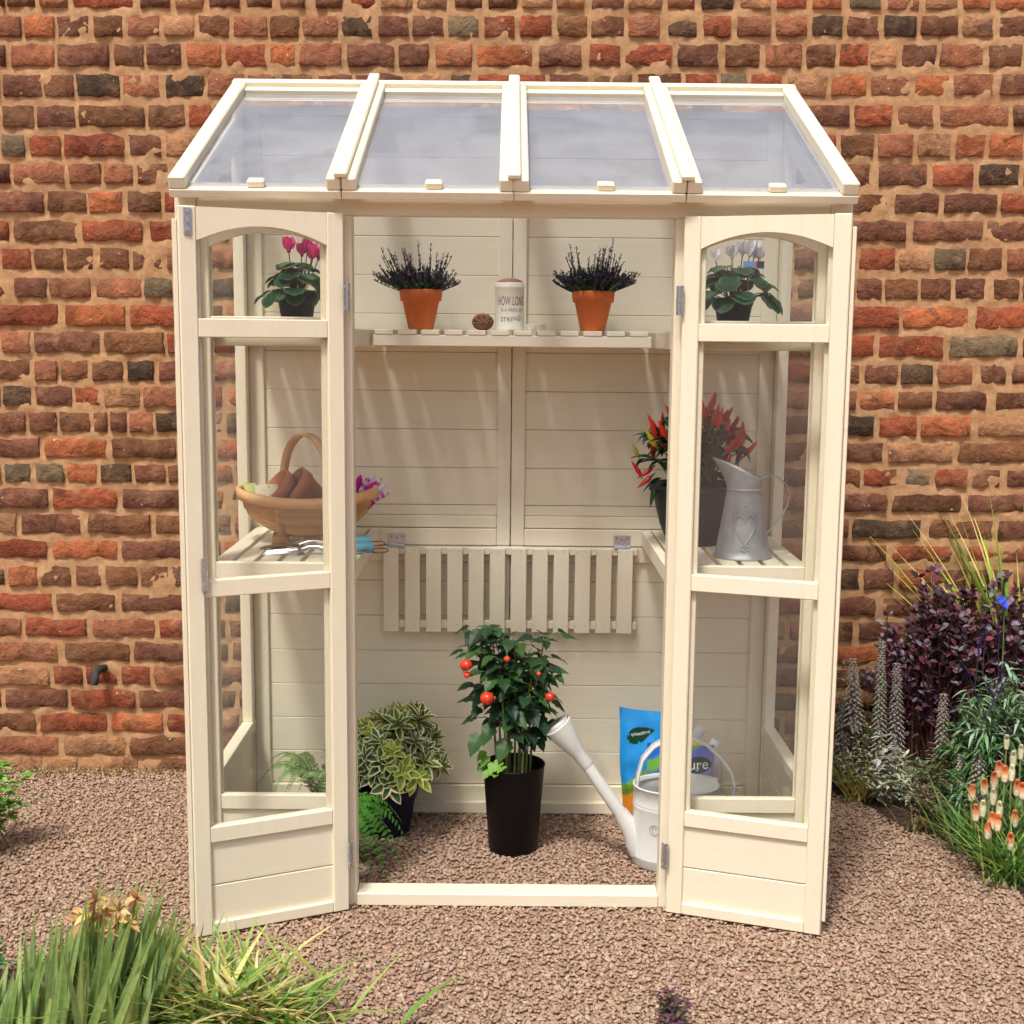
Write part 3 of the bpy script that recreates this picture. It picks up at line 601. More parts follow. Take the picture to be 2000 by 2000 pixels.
# cyclamen
def cyclamen(loc, petal, petal2, label, seed, tagged=False, spread=1.0):
    random.seed(seed)
    t = empty('cyclamen', loc, label, 'plant', 'cyclamens on the upper side shelves')
    g = GB(); pot_mesh(g, .034, .047, .082, BLACKPOT, .018, .002); g.obj('pot', PLASTIC, t); soil(t, .042, .074)
    dk, lt = lin((52, 88, 50)), lin((128, 152, 120))
    mA = leafmesh('leaf', lin((46, 84, 52)), lin((92, 128, 92)), 'round', .12, -.2, 8, 7, .8, .03); mB = leafmesh('leaf', lin((96, 132, 96)), lin((48, 86, 52)), 'round', .1, -.2, 8, 7, .55, .03); mC = leafmesh('leaf', lin((110, 146, 70)), None, 'round', .1, -.2, 8, 7, .55, .02)
    stem = GB()
    for k in range(44):
        a = k*2.4+random.uniform(-.3, .3); ring = (k % 3)
        r_ = (.018+.020*ring+random.uniform(0, .012))*spread; z = .098+.030*(2-ring)*.8+random.uniform(-.006, .01)-(.012 if ring == 2 else 0)
        b = np.array([r_*math.cos(a), r_*math.sin(a), z])
        tube(stem, bez((r_*.2*math.cos(a), r_*.2*math.sin(a), .07), (r_*.5*math.cos(a), r_*.5*math.sin(a), z), b, 5), .0013, lin((110, 70, 60)), 5)
        dn = -.15-.45*ring*random.random()
        L_ = random.uniform(.038, .056)*(1 if ring else .85)*(.7+.3*spread)
        put('leaf', random.choice((mA, mA, mB, mC if not tagged and k % 5 == 0 else mA)), LEAF, t, b-np.array([math.cos(a), math.sin(a), 0])*.008, (math.cos(a), math.sin(a), dn), (math.cos(a)*.3, math.sin(a)*.3, 1), L_, L_*1.08)
    fl = [(-.018, .002, .196, 1.35), (.014, -.004, .186, 1.15), (.026, .006, .202, 1.), (.042, -.006, .184, 1.2), (.036, .004, .176, .9), (.052, .004, .178, 1.)] if not tagged else [(-.036, 0, .186, .8), (-.006, -.005, .190, 1.), (.014, .002, .198, 1.1), (.026, -.006, .196, 1.25), (.036, .004, .194, 1.2), (.044, -.002, .188, 1.)]
    for fx, fy, fz, fs in fl:
        fx *= spread; tip = np.array([fx, fy, fz-.014])
        tube(stem, bez((fx*.3, fy, .08), (fx*.75, fy, .13), tip, 6), .0013, lin((105, 62, 58)), 5)
        g = GB()
        for k in range(5):
            a = k*1.257+random.uniform(-.2, .2)
            d_ = np.array([math.cos(a)*.62, math.sin(a)*.62, 1]); leaf(g, (fx, fy, fz-.013), d_, (-math.cos(a)+.5*math.sin(a), -math.sin(a)-.5*math.cos(a), .2), (.026 if not tagged else .030)*fs, (.020 if not tagged else .026)*fs, jit(petal, .08), petal2, 'oval', 5, .35, .25, 5, .9)
        ball(g, (fx, fy, fz-.014), .004*fs, petal2, 8, 5); g.obj('flower', PETAL, t)
    for k in range(7):                        # nodding buds
        a = random.uniform(2.2, 4.0) if not tagged else random.uniform(0, 6.28); r_ = random.uniform(.02, .05); z = random.uniform(.125, .15)
        p1 = np.array([r_*math.cos(a), r_*math.sin(a)*.6, z]); tube(stem, bez((0, 0, .08), (p1[0]*.5, 0, z+.03), p1, 8), .0012, lin((96, 62, 58)), 5)
        d_ = np.array([math.cos(a)*.6, 0, -.8]); tube(stem, [p1, p1+d_*.006, p1+d_*.014], [.0022, .003, .0004], lin((200, 190, 176)) if k % 2 else petal2, 6)
    stem.obj('stems', MATT, t, kind='stuff')
    return t
cp = px(580, 610, 'y', .30); cyclamen((cp.x, .30, SHZ), lin((236, 84, 158)), lin((214, 40, 128)), 'pink cyclamen in a black pot on the upper left shelf', 3)
cp = px(1432, 610, 'y', .30); wc = cyclamen((cp.x, .30, SHZ), lin((250, 248, 250)), lin((240, 234, 242)), 'white cyclamen with a plant label in a black pot on the upper right shelf', 8, True, 1.3)
lb = box('plant_label', (.018, -.012, .150), (.068, -.011, .168), simple('label_blue', lin((120, 178, 222)), .4), wc, .0003)
box('label_picture', (.050, -.0125, .153), (.067, -.0121, .168), simple('label_dark', lin((74, 60, 92)), .4), lb, 0)
box('label_stripe', (.046, -.0125, .151), (.050, -.0121, .168), simple('label_pink', lin((226, 120, 160)), .4), lb, 0)
g = GB(); tube(g, [(.03, -.011, .07), (.032, -.0115, .152)], .0015, lin((200, 205, 210)), 4); g.obj('label_stalk', PLASTIC, lb)
random.seed(21)
# heathers in terracotta
def heather(loc, label, seed, lean):
    random.seed(seed)
    t = empty('heather', loc, label, 'plant', 'heathers in terracotta pots'); g = GB()
    h = .100; lathe(g, [(.0005, .001), (.0300, 0), (.0315, .003), (.0465, h-.029), (.0515, h-.0285), (.0545, h-.003), (.0535, h), (.049, h), (.0475, h-.008)], (1, 1, 1), 40); g.obj('pot', TERRA, t)
    soil(t, .048, h-.008)
    g = GB()
    for k in range(260 if lean > 0 else 185):
        a = random.uniform(0, 6.28); rr = random.random()**.6*.042; out = random.uniform(.1, 1.0)
        b = np.array([rr*math.cos(a), rr*math.sin(a), h-.008]); L_ = random.uniform(.035, .08) if k > 26 else random.uniform(.085, .15)
        tip = b+np.array([math.cos(a)*out*.082+lean*.012, math.sin(a)*out*.05, L_*(1-.35*out)]); mid = b+np.array([math.cos(a)*out*.055, math.sin(a)*out*.04, L_*.35])
        P = bez(b, mid, tip, 9); cdk = lin(random.choice([(58, 58, 70), (66, 62, 76), (48, 52, 60), (74, 70, 84)]))
        tube(g, P, np.linspace(.0012, .0006, 9), jit(cdk), 4)
        for q in range(1, 9):
            for _ in range(5):
                f = P[q]+(P[q-1]-P[q])*random.random(); aa = random.uniform(0, 6.28)
                green = q < 4 and random.random() < .75
                cl = lin((84, 136, 56)) if green else cdk
                leaf(g, f, (math.cos(aa), math.sin(aa), 1.1), (math.cos(aa), math.sin(aa), -.3), random.uniform(.006, .010) if not green else random.uniform(.008, .013), .0034, jit(cl, .2), shape='oval', n=2, fold=0, curl=0, nx=2)
    g.obj('sprigs', LEAF, t, kind='stuff')
    return t
a = px(822, 644, 'y', .47); heather((a.x, .47, SHZ), 'small heather in a terracotta pot beside the twine ball', 5, -.4)
a = px(1157.5, 644, 'y', .47); heather((a.x, .47, SHZ), 'dense dark heather in a terracotta pot right of the string tin', 6, .5)
# string tin
a = px(995, 644, 'y', .47); TR = .0365
t = empty('string_tin', (a.x, .47, SHZ), 'cream round tin of string with grey lettering on the shelf', 'tin')
CREAM = simple('cream_enamel', lin((232, 228, 210)), .3, 0, .04, 20, .03); INK = simple('grey_ink', lin((96, 98, 104)), .6)
g = GB(); lathe(g, [(.0005, .001), (TR, 0), (TR+.0006, .003), (TR, .004), (TR, .104), (TR+.0012, .106), (TR+.0012, .109), (TR, .111), (TR, .118), (TR-.001, .1195), (TR-.003, .119), (TR-.004, .110)], (1, 1, 1), 48); g.obj('tin_body', CREAM, t)
g = GB(); lathe(g, [(TR-.004, .117), (TR-.008, .1225), (TR*.5, .127), (.0005, .129)], lin((178, 138, 116)), 28)
for k in range(9):
    rr = (TR-.005)*(1-k/10); tube(g, [(rr*math.cos(q*.3), rr*math.sin(q*.3), .1185+.0105*(1-(rr/TR)**2)+.0012*math.sin(q*1.9+k)) for q in range(22)], .0016, jit(lin((176, 134, 110)), .12), 5)
g.obj('string_coil', MATT, t)
for body, sz, z, sx, sp in (('HOW LONG', .0205, .072, .62, 1.08), ('IS A PIECE OF', .0105, .050, .84, 1.1), ('STRING?', .0165, .028, .92, 1.05)):
    me = text_mesh(body, sz, 'CENTER', sx, sp)
    if body == 'HOW LONG':
        for v_ in me.vertices: v_.co.y *= 1.5
    for v_ in me.vertices:
        an = (v_.co.x+.006)/TR; up_ = v_.co.y+(.0022*math.sin(v_.co.x*110) if body == 'STRING?' else 0); v_.co = ((TR+.0004)*math.sin(an), -(TR+.0004)*math.cos(an), z+up_)
    link('lettering', me, INK, t)
a = px(1046, 644, 'y', .455); g = GB(); g2 = [(.0005, .0012), (.0235, .001), (.0245, .003), (.0250, .014), (.0258, .0155), (.0246, .0158), (.0236, .0145), (.0232, .004), (.0005, .003)]; lathe(g, g2, (1, 1, 1), 36)
tag(g.obj('tin_lid', CREAM, None, (a.x, .455, SHZ)), 'cream tin lid lying upside down beside the string tin', 'lid')
# ball of twine
a = px(943, 643, 'y', .47); g = GB(); ball(g, (0, 0, .0185), .0235, lin((120, 84, 62)), 14, 9, .78)
for k in range(34):
    ax = nrm(rng.normal(0, 1, 3)*np.array([.5, 1, .8])); u_ = nrm(np.cross(ax, (0, 0, 1))); v_ = np.cross(ax, u_); off = random.uniform(-.012, .012); rr = math.sqrt(.0265**2-off**2)
    tube(g, [np.array([0, 0, .0205])+(ax*off+rr*(math.cos(q*.42)*u_+math.sin(q*.42)*v_))*np.array([1, 1, .77]) for q in range(16)], .0014, jit(lin(random.choice([(140, 100, 76), (116, 80, 60), (156, 116, 90)])), .15), 5)
tag(g.obj('twine_ball', MATT, None, (a.x, .47, SHZ)), 'ball of brown garden twine on the shelf', 'twine')

# trug with things in it, on the lower left shelf
TRW = wm = None
m, n, l, p = newmat('trug_willow'); tc = N(n, 'ShaderNodeTexCoord').outputs['Object']; mp = N(n, 'ShaderNodeMapping'); l.new(tc, mp.inputs[0]); mp.inputs['Scale'].default_value = (4, 40, 40)
gr = noise(n, l, 3, 5, mp.outputs[0]); l.new(mixc(n, l, 1., ramp(n, l, gr, [(.3, lin((196, 140, 82))), (.7, lin((222, 172, 112)))]), ramp(n, l, N(n, 'ShaderNodeObjectInfo').outputs['Random'], [(0, .72), (1, 1.1)]), 'MULTIPLY'), p.inputs['Base Color']); p.inputs['Roughness'].default_value = .5; bump(n, l, gr, p, .2, .002); TRW = m
tl = px(611, 1046, 'z', LSZ); TX, TY = tl.x, .385
t = empty('trug', (TX, TY, LSZ), 'wooden garden trug with arched handle on the lower left shelf', 'basket', rz=R(8))
A, B, H = .158, .098, .112
def hull(u, w_):                              # u along -1..1, w_ around -1 (front rim) .. 1 (back rim)
    lift = .016*u*u; ang = w_*math.pi/2
    prof = 1-abs(u)**2.6*.62
    ww = B*math.sqrt(max(0, 1-abs(u)**2.4))*.98+.004
    zb = .012+.055*abs(u)**2.2
    z = zb+(H+lift-zb)*(1-math.cos(ang)**.8)
    return np.array([A*u*(1-.10*math.cos(ang)), ww*math.sin(ang)*(1-.06*math.cos(ang)), z])
edges = [-1, -.72, -.46, -.2, .2, .46, .72, 1]
for k in range(7):
    g = GB(); off = .0042*abs(k-3)
    us = np.linspace(-.985, .985, 22); ws = np.linspace(edges[k]-.03, edges[k+1]+.03, 4); V = []
    for th_ in (0, .004):
        for u in us:
            for w_ in ws:
                pnt = hull(u, max(-1, min(1, w_))); cen = np.array([pnt[0]*.9, 0, H]); d_ = nrm(pnt-cen); V.append(pnt+d_*(off-th_))
    F_ = []; n2 = 4; m2 = 22
    for s_ in (0, m2*n2): F_ += [(s_+i*n2+j, s_+i*n2+j+1, s_+(i+1)*n2+j+1, s_+(i+1)*n2+j) for i in range(m2-1) for j in range(n2-1)]
    F_ += [(i*n2+j, (i+1)*n2+j, m2*n2+(i+1)*n2+j, m2*n2+i*n2+j) for i in range(m2-1) for j in (0, n2-1)]
    g.add(V, F_, (1, 1, 1)); g.obj('board', TRW, t)
def band(g, P, Nn, wv, th_):                  # flat strip: centre line P, normals Nn, width vectors wv
    V = []
    for p_, n_, w_ in zip(P, Nn, wv): V += [p_+n_*th_/2-w_, p_+n_*th_/2+w_, p_-n_*th_/2+w_, p_-n_*th_/2-w_]
    F_ = [(i*4+j, i*4+(j+1) % 4, (i+1)*4+(j+1) % 4, (i+1)*4+j) for i in range(len(P)-1) for j in range(4)]
    g.add(V, F_, (1, 1, 1))
g = GB(); P = []; Nn = []; Wv = []
for k in range(61):
    a_ = 2*math.pi*k/60; c_, s_ = math.cos(a_), math.sin(a_); x = (A+.012)*np.sign(c_)*abs(c_)**.85; y = (B+.010)*np.sign(s_)*abs(s_)**.9
    P.append(np.array([x, y, H+.016*(x/A)**2-.006])); Nn.append(nrm((c_/A, s_/B, 0))); Wv.append(np.array([0, 0, .013]))
TRL = simple('trug_ash_rim', lin((226, 178, 122)), .45, 0, .08, 30, .1)
band(g, P, Nn, Wv, .011); g.obj('rim', TRL, t, smooth=False)
g = GB(); P = []; Nn = []; Wv = []
for k in range(31):
    a_ = math.pi*k/30; y = math.cos(a_)*(B+.003); z = H-.02+math.sin(a_)**.75*.175; P.append(np.array([-.002-.062*math.cos(a_), y, z])); Nn.append(nrm((0, math.cos(a_), math.sin(a_)))); Wv.append(np.array([.011, 0, 0]))
band(g, P, Nn, Wv, .006); g.obj('handle', TRL, t, smooth=False)
for x in (-.068, .068):
    g = GB(); P = []; Nn = []; Wv = []
    for k in range(17):
        w_ = -1+2*k/16; q = hull(x/A, w_); d_ = nrm(q-np.array([q[0], 0, H])); P.append(q+d_*.009); Nn.append(d_); Wv.append(np.array([.011, 0, 0]))
    band(g, P, Nn, Wv, .006); g.obj('strap', TRW, t, smooth=False)
    for s in (-1, 1): box('foot', (x-.02, s*.03-.008, 0), (x+.02, s*.03+.008, .018), TRW, t, .002)
g = GB()
for x in (-.03, .06, .11): ball(g, (x, B*math.sqrt(1-(x/A)**2)-.010, H-.004), .0032, lin((200, 160, 70)), 8, 5)
g.obj('tack', simple('brass', (.72, .5, .2), .3, .9), t)
tm = Matrix.Translation((TX, TY, LSZ)) @ Matrix.Rotation(R(8), 4, 'Z')
def potshape(r0, r1, h): return [(.0005, .002), (r0, 0), (r1-.004, h*.72), (r1, h*.725), (r1+.001, h), (r1-.004, h), (r1-.006, h*.7), (r0-.004, .005), (.0005, .005)]
for k, (x, y, z, rx, ry, lab) in enumerate(((-.014, -.005, .074, 0, 58, 'terracotta pot lying tilted in the trug, nearest the left end'), (.034, .008, .080, 0, 62, 'terracotta pot nested behind the other pot in the trug'))):
    g = GB(); lathe(g, potshape(.036, .056, .100), (1, 1, 1), 32); o = g.obj('flower_pot', simple('faded_terracotta', lin((190, 122, 92)), .85, 0, .1, 20, .15, .001, .2) if k == 0 else bpy.data.materials['faded_terracotta'])
    o.matrix_world = tm @ Matrix.Translation((x, y, z)) @ Matrix.Rotation(R(-ry+10), 4, 'Y') @ Matrix.Rotation(R(12), 4, 'X'); tag(o, lab, 'pot', 'terracotta pots in the trug')
# gloves
def glove(M, lab, cols):
    g = GB(); c1, c2 = cols
    for k, (x, L_, lean) in enumerate(((-.021, .050, -.12), (-.008, .060, -.03), (.006, .058, .04), (.019, .048, .12))):
        P = bez((x*.8, 0, .03), (x, .004, .03+L_*.6), (x+lean*.1, -.004+.006*(k % 2), .03+L_), 7)
        cc_ = np.array([c1 if (q+k) % 2 == 0 else c2 for q in range(7)]) if k % 2 else np.array([c1]*7)
        tube(g, P, [.0085, .0085, .0085, .0083, .008, .0068, .002], cc_, 8)
    tube(g, bez((-.026, 0, .0), (-.045, 0, .02), (-.046, 0, .045), 6), [.009, .009, .0085, .008, .007, .002], np.array([c2]*6), 8)
    prof = [(.024, -.05), (.026, -.02), (.029, .01), (.027, .036), (.010, .042)]; lathe(g, prof, c2, 14, 1, .42)
    o = g.obj('garden_glove', colmat('glove_cloth', .9, 0, .3, 260, .001, .1) if 'glove_cloth' not in bpy.data.materials else bpy.data.materials['glove_cloth']); o.matrix_world = M; tag(o, lab, 'glove', 'garden gloves in the trug')
PK, WH = lin((206, 50, 158)), lin((232, 226, 236))
glove(tm @ Matrix.Translation((.108, .02, .080)) @ Matrix.Rotation(R(38), 4, 'Y') @ Matrix.Rotation(R(10), 4, 'Z'), 'pink and white striped garden glove, the front one, in the right end of the trug', (PK, WH))
glove(tm @ Matrix.Translation((.126, .045, .083)) @ Matrix.Rotation(R(48), 4, 'Y') @ Matrix.Rotation(R(-20), 4, 'Z'), 'pink and white striped garden glove behind the other one in the trug', (WH, PK))
# seed packets
for k, (x, y, z, rz, ry, c_, lab) in enumerate(((-.096, -.012, .108, 20, 58, (206, 200, 176), 'pale seed packet with yellow flowers lying in the left end of the trug'), (-.116, .010, .118, -10, 20, (70, 92, 66), 'dark green seed packet standing in the left end of the trug'), (-.138, .015, .128, 30, 40, (176, 190, 110), 'yellow green seed packet at the far left tip of the trug'))):
    wv, hv = ((.030, .040), (.010, .026), (.018, .022))[k]
    bm = bmesh.new(); bmesh.ops.create_grid(bm, x_segments=6, y_segments=6, size=1)
    for v_ in bm.verts: v_.co = Vector((v_.co.x*wv, v_.co.y*hv, .004*math.cos(v_.co.x*1.5)*math.cos(v_.co.y*1.5)))
    bmesh.ops.solidify(bm, geom=bm.faces[:], thickness=.0025)
    m, n, l, p = newmat('seed_packet_%s' % 'abc'[k]); f = N(n, 'ShaderNodeTexVoronoi'); f.inputs['Scale'].default_value = 70; l.new(N(n, 'ShaderNodeTexCoord').outputs['Object'], f.inputs['Vector'])
    l.new(ramp(n, l, f.outputs['Distance'], [(.18, lin((214, 178, 60))), (.30, lin(c_)), (.75, lin(c_)), (.9, lin((120, 140, 70)))]), p.inputs['Base Color']); p.inputs['Roughness'].default_value = .4
    o = bmobj('seed_packet', bm, m); o.matrix_world = tm @ Matrix.Translation((x, y, z)) @ Matrix.Rotation(R(rz), 4, 'Z') @ Matrix.Rotation(R(ry), 4, 'X'); tag(o, lab, 'seed packet')
# hand tools lying on the shelf in front of the trug
STEEL = simple('polished_steel', (.62, .62, .62), .25, 1.0, .15, 60, .05); BLUE = simple('blue_handle', lin((104, 168, 190)), .45, 0, .06, 40, .05); LEATHER = simple('leather_cord', lin((140, 84, 56)), .8)
def tool(name, lab, head, loc, rz):
    t = empty(name, loc, lab, 'hand tool', rz=rz)
    g = GB(); hz = .016
    tube(g, [(.0, 0, hz-.002), (.012, 0, hz), (.03, 0, hz+.001), (.07, 0, hz), (.10, 0, hz), (.112, 0, hz)], [.0085, .0115, .0125, .011, .0135, .009], (1, 1, 1), 14); g.obj('handle', BLUE, t)
    g = GB(); tube(g, [(.004, 0, hz-.002), (-.008, 0, hz-.002), (-.022, 0, hz+.002), (-.040, 0, hz+.002), (-.060, 0, hz-.006)], [.0095, .0085, .0055, .005, .006], (1, 1, 1), 10)
    if head == 'trowel':
        V = []; k_ = 9
        for i in range(k_):
            u = i/(k_-1); hw = .026*math.sin(math.pi*min(.999, .32+.68*u))**.7 if u > 0 else .008
            for j in range(7):
                a_ = (j/6)*2-1; V.append((-.050-.105*u, a_*hw, .0035+.010*a_*a_*(1-u*.6)+.004*(1-u)))
        F_ = [(i*7+j, i*7+j+1, (i+1)*7+j+1, (i+1)*7+j) for i in range(k_-1) for j in range(6)]
        g.add(V, F_, (1, 1, 1)); g.add(np.array(V)+np.array([0, 0, -.0018]), F_, (1, 1, 1))
    else:
        for y in (-.024, 0, .024): tube(g, [(-.055, y*.3, .010), (-.072, y, .010), (-.10, y, .006), (-.145, y*.9, .004)], [.005, .0045, .0042, .0012], (1, 1, 1), 8)
        tube(g, [(-.064, -.02, .010), (-.062, 0, .011), (-.064, .02, .010)], .005, (1, 1, 1), 8)
    g.obj('blade' if head == 'trowel' else 'tines', STEEL, t)
    g = GB(); P = [(.112+.030*math.sin(q*.45)*1.1, .014*math.sin(q*.9), hz-.002-.010*(q/7.) if q < 8 else hz-.012+.010*((q-7)/7.)) for q in range(15)]; P = [(x, y, max(.003, z)) for x, y, z in P]
    tube(g, P, .0016, (1, 1, 1), 6); g.obj('cord', LEATHER, t)
a = px(610, 1072, 'z', LSZ); tool('hand_trowel', 'steel hand trowel with blue handle in front of the trug', 'trowel', (a.x+.03, .265, LSZ), R(12))
tool('hand_fork', 'steel hand fork with blue handle lying beside the trowel', 'fork', (a.x+.045, .185, LSZ), R(4))

# chilli plant in a bowl pot, lower right shelf
random.seed(31)
a = px(1352, 1055, 'z', LSZ); CHX, CHY = a.x, .405
t = empty('chilli_plant', (CHX, CHY, LSZ), 'chilli plant with upright red peppers in a large dark bowl pot', 'plant')
g = GB(); lathe(g, [(.0005, .001), (.066, 0), (.070, .004), (.088, .045), (.101, .095), (.107, .130), (.117, .133), (.119, .148), (.115, .150), (.108, .150), (.105, .143), (.101, .120)], lin((48, 52, 58)), 44); g.obj('pot', PLASTIC, t); soil(t, .104, .134)
lv = [leafmesh('leaf', lin(c_), None, 'point', .3, -.4, 5, 3) for c_ in ((44, 72, 40), (58, 88, 46), (36, 60, 38))]
st = GB(); tips = []
for k in range(26):
    a_ = k*2.4; r_ = .03+.11*math.sqrt((k+.5)/26); hz = .165+.135*(1-(r_/.15)**2)+random.uniform(-.02, .02)
    e = np.array([r_*math.cos(a_), r_*math.sin(a_)*.8, hz+.05]); tips.append(e)
    P = bez((r_*.15*math.cos(a_), r_*.15*math.sin(a_), .13), (r_*.5*math.cos(a_), r_*.4*math.sin(a_), .13+hz*.5), e, 8); tube(st, P, np.linspace(.003, .0014, 8), lin((84, 108, 58)), 6)
    for q in range(11):
        i_ = random.randrange(2, 8); b = P[i_]; a2 = random.uniform(0, 6.28); el = random.uniform(-.5, .5)
        L_ = random.uniform(.036, .060); put('leaf', random.choice(lv), LEAF, t, b, (math.cos(a2), math.sin(a2), el), (0, 0, 1), L_, L_*.42)
for a2, L_, el in ((3.3, .07, -.9), (3.6, .075, -.6), (2.9, .06, -.3), (.2, .06, -.6)): put('leaf', lv[0], LEAF, t, (.085*math.cos(a2), .085*math.sin(a2), .16), (math.cos(a2), math.sin(a2), el), (0, 0, 1), L_, L_*.36)
st.obj('stems', MATT, t, kind='stuff')
def chilli(c_, bend):
    g = GB(); P = np.array([(bend*.25*u*u, 0, u) for u in np.linspace(0, 1, 9)]); tube(g, P, [.07, .125, .14, .135, .12, .10, .075, .045, .006], c_, 9)
    tube(g, [(0, 0, -.25), (0, 0, .03)], [.03, .07], lin((96, 128, 60)), 6); return g.mesh('chilli')
CH = [chilli(lin((206, 36, 30)), .5), chilli(lin((190, 26, 28)), -.4), chilli(lin((214, 52, 34)), .2)]; CHY_ = chilli(lin((196, 186, 52)), .2)
for k in range(58):
    e = tips[k % 26]+np.array([random.uniform(-.022, .022), random.uniform(-.03, .01), random.uniform(-.045, .012)])
    d_ = Vector((e[0]*3+random.uniform(-.4, .4), e[1]*2-.2+random.uniform(-.3, .3), random.uniform(.55, 1.2)))
    if k in (9, 30): d_ = Vector((-.8, -.2, -.7)); e = np.array([-.115, -.02, .20-.001*k])
    if k == 17: d_ = Vector((.6, -.3, -.3))
    L_ = random.uniform(.038, .060); o = link('chilli', CHY_ if k in (12, 25) else random.choice(CH), GLOSS, t); q = d_.to_track_quat('Z', 'X')
    o.matrix_local = Matrix.Translation(e) @ q.to_matrix().to_4x4() @ Matrix.Diagonal((L_, L_, L_, 1))
# galvanised jug
a = px(1450, 1083, 'z', LSZ); m, n, l, p = newmat('galvanised_zinc'); tc = N(n, 'ShaderNodeTexCoord').outputs['Object']; f1 = noise(n, l, 26, 5, tc, .7); f2 = noise(n, l, 8, 3, tc, .6, .6)
c = ramp(n, l, f1, [(.3, lin((150, 152, 158))), (.7, lin((176, 178, 184)))]); c = mixc(n, l, ramp(n, l, f2, [(.4, 0), (.75, .6)]), c, lin((134, 134, 142)))
l.new(c, p.inputs['Base Color']); p.inputs['Metallic'].default_value = .45; p.inputs['Roughness'].default_value = .5; bump(n, l, f1, p, .12, .002); GALV = m
t = empty('jug', (a.x-.006, .205, LSZ), 'grey galvanised metal jug with embossed heart on the lower right shelf', 'jug')
def jr(z): return .066-.0255*(z/.160)**.92
g = GB(); lathe(g, [(.0005, .003), (.064, .002), (.0685, 0), (.0695, .003), (.0675, .006)]+[(jr(z), z) for z in np.linspace(.008, .160, 12)]+[(.0418, .1615), (.0415, .164), (.0402, .1655)], (1, 1, 1), 56); g.obj('body', GALV, t)
g = GB(); V = []; NA = 48
for th_ in (0, -.0015):
    for r_i in range(6):
        u = r_i/5
        for k in range(NA):
            a_ = 2*math.pi*k/NA; f = (1-math.cos(a_))/2
            rt = .041+.006*f+.032*f**3; zt = .190+.048*f**1.5; rr = .0405+(rt-.0405)*u**1.3+th_
            V.append((rr*math.cos(a_), (.0405+(.043-.0405)*u+th_)*math.sin(a_)*(1-.35*f**4*u), .165+(zt-.165)*u))
F_ = [(s_+i*NA+k, s_+i*NA+(k+1) % NA, s_+(i+1)*NA+(k+1) % NA, s_+(i+1)*NA+k) for s_ in (0, 6*NA) for i in range(5) for k in range(NA)]+[(5*NA+k, 5*NA+(k+1) % NA, 11*NA+(k+1) % NA, 11*NA+k) for k in range(NA)]
g.add(V, F_, (1, 1, 1)); g.obj('spout_collar', GALV, t)
P = [np.array(q) for q in [(.042, 0, .190), (.058, 0, .196), (.080, 0, .191), (.098, 0, .173), (.106, 0, .148), (.102, 0, .122), (.090, 0, .098), (.074, 0, .078), (.060, 0, .060), (.057, 0, .046)]]
P = [np.array([np.interp(s_, range(10), [q[i] for q in P]) for i in range(3)]) for s_ in np.linspace(0, 9, 28)]; T_ = np.gradient(np.array(P), axis=0)
g = GB(); band(g, P, [nrm(np.cross(q, (0, 1, 0))) for q in T_], [np.array([0, .007, 0])]*28, .0022); g.obj('handle', GALV, t)
g = GB()
def onjug(x, z): an = x/jr(z)-.10; return np.array([(jr(z)+.0008)*math.sin(an), -(jr(z)+.0008)*math.cos(an), z])
hs = []
for q in range(41):
    s_ = 2*math.pi*q/40; hx = 16*math.sin(s_)**3; hz = 13*math.cos(s_)-5*math.cos(2*s_)-2*math.cos(3*s_)-math.cos(4*s_); hs.append(onjug(hx*.0015, .074+hz*.0025))
tube(g, hs, .0022, (1, 1, 1), 6); g.add(*[(np.array([onjug(0, .074)]+[onjug(.013*math.cos(q*.4), .076+.02*math.sin(q*.4)) for q in range(16)])), [(0, q, q+1, q+2) for q in range(1, 15, 2)], (1, 1, 1)][:3])
for x, z in [(0, .116), (-.006, .112), (.006, .112), (0, .124), (0, .03), (-.006, .034), (.006, .034), (0, .022), (-.008, .024), (.008, .024)]: ball(g, onjug(x, z), .0026, (1, 1, 1), 7, 5)
for s in (-1, 1):
    for k in range(5): tube(g, [onjug(s*(.024+.003*math.sin(k)), .05+k*.012), onjug(s*(.030), .055+k*.012), onjug(s*.027, .061+k*.012)], .0013, (1, 1, 1), 5)
g.obj('embossed_heart', GALV, t)

# variegated hebe in a navy pot on the ground
random.seed(41)
a = px(757, 1612, 'z', 0); t = empty('variegated_shrub', (a.x, .455, 0), 'cream edged variegated shrub in a navy blue pot on the gravel', 'plant')
g = GB(); pot_mesh(g, .062, .082, .126, lin((34, 40, 66)), .030, .004); g.obj('pot', PLASTIC, t); soil(t, .076, .112)
def rosette(seed, c_, e_):
    random.seed(seed); g = GB()
    for lay in range(4):
        for k in range(4 if lay else 2):
            a_ = k*math.pi*2/(4 if lay else 2)+lay*.8+random.uniform(-.2, .2); el = (1.6, .9, .45, .05)[lay]; L_ = (.55, .8, 1, .95)[lay]*random.uniform(.85, 1.1)
            leaf(g, (0, 0, -.12*lay), (math.cos(a_), math.sin(a_), el), (-math.cos(a_)*el, -math.sin(a_)*el, 1.2), L_, L_*.50, jit(c_, .12), jit(e_, .06), 'oval', 6, .28, -.1, 9, .62)
    return g.mesh('leaf_rosette')
RO = [rosette(50+i, lin(c_), lin(e_)) for i, (c_, e_) in enumerate([((86, 122, 62), (250, 244, 184)), ((70, 106, 62), (244, 238, 182)), ((146, 182, 72), (250, 244, 160)), ((76, 112, 68), (240, 236, 196))])]
random.seed(42); st = GB()
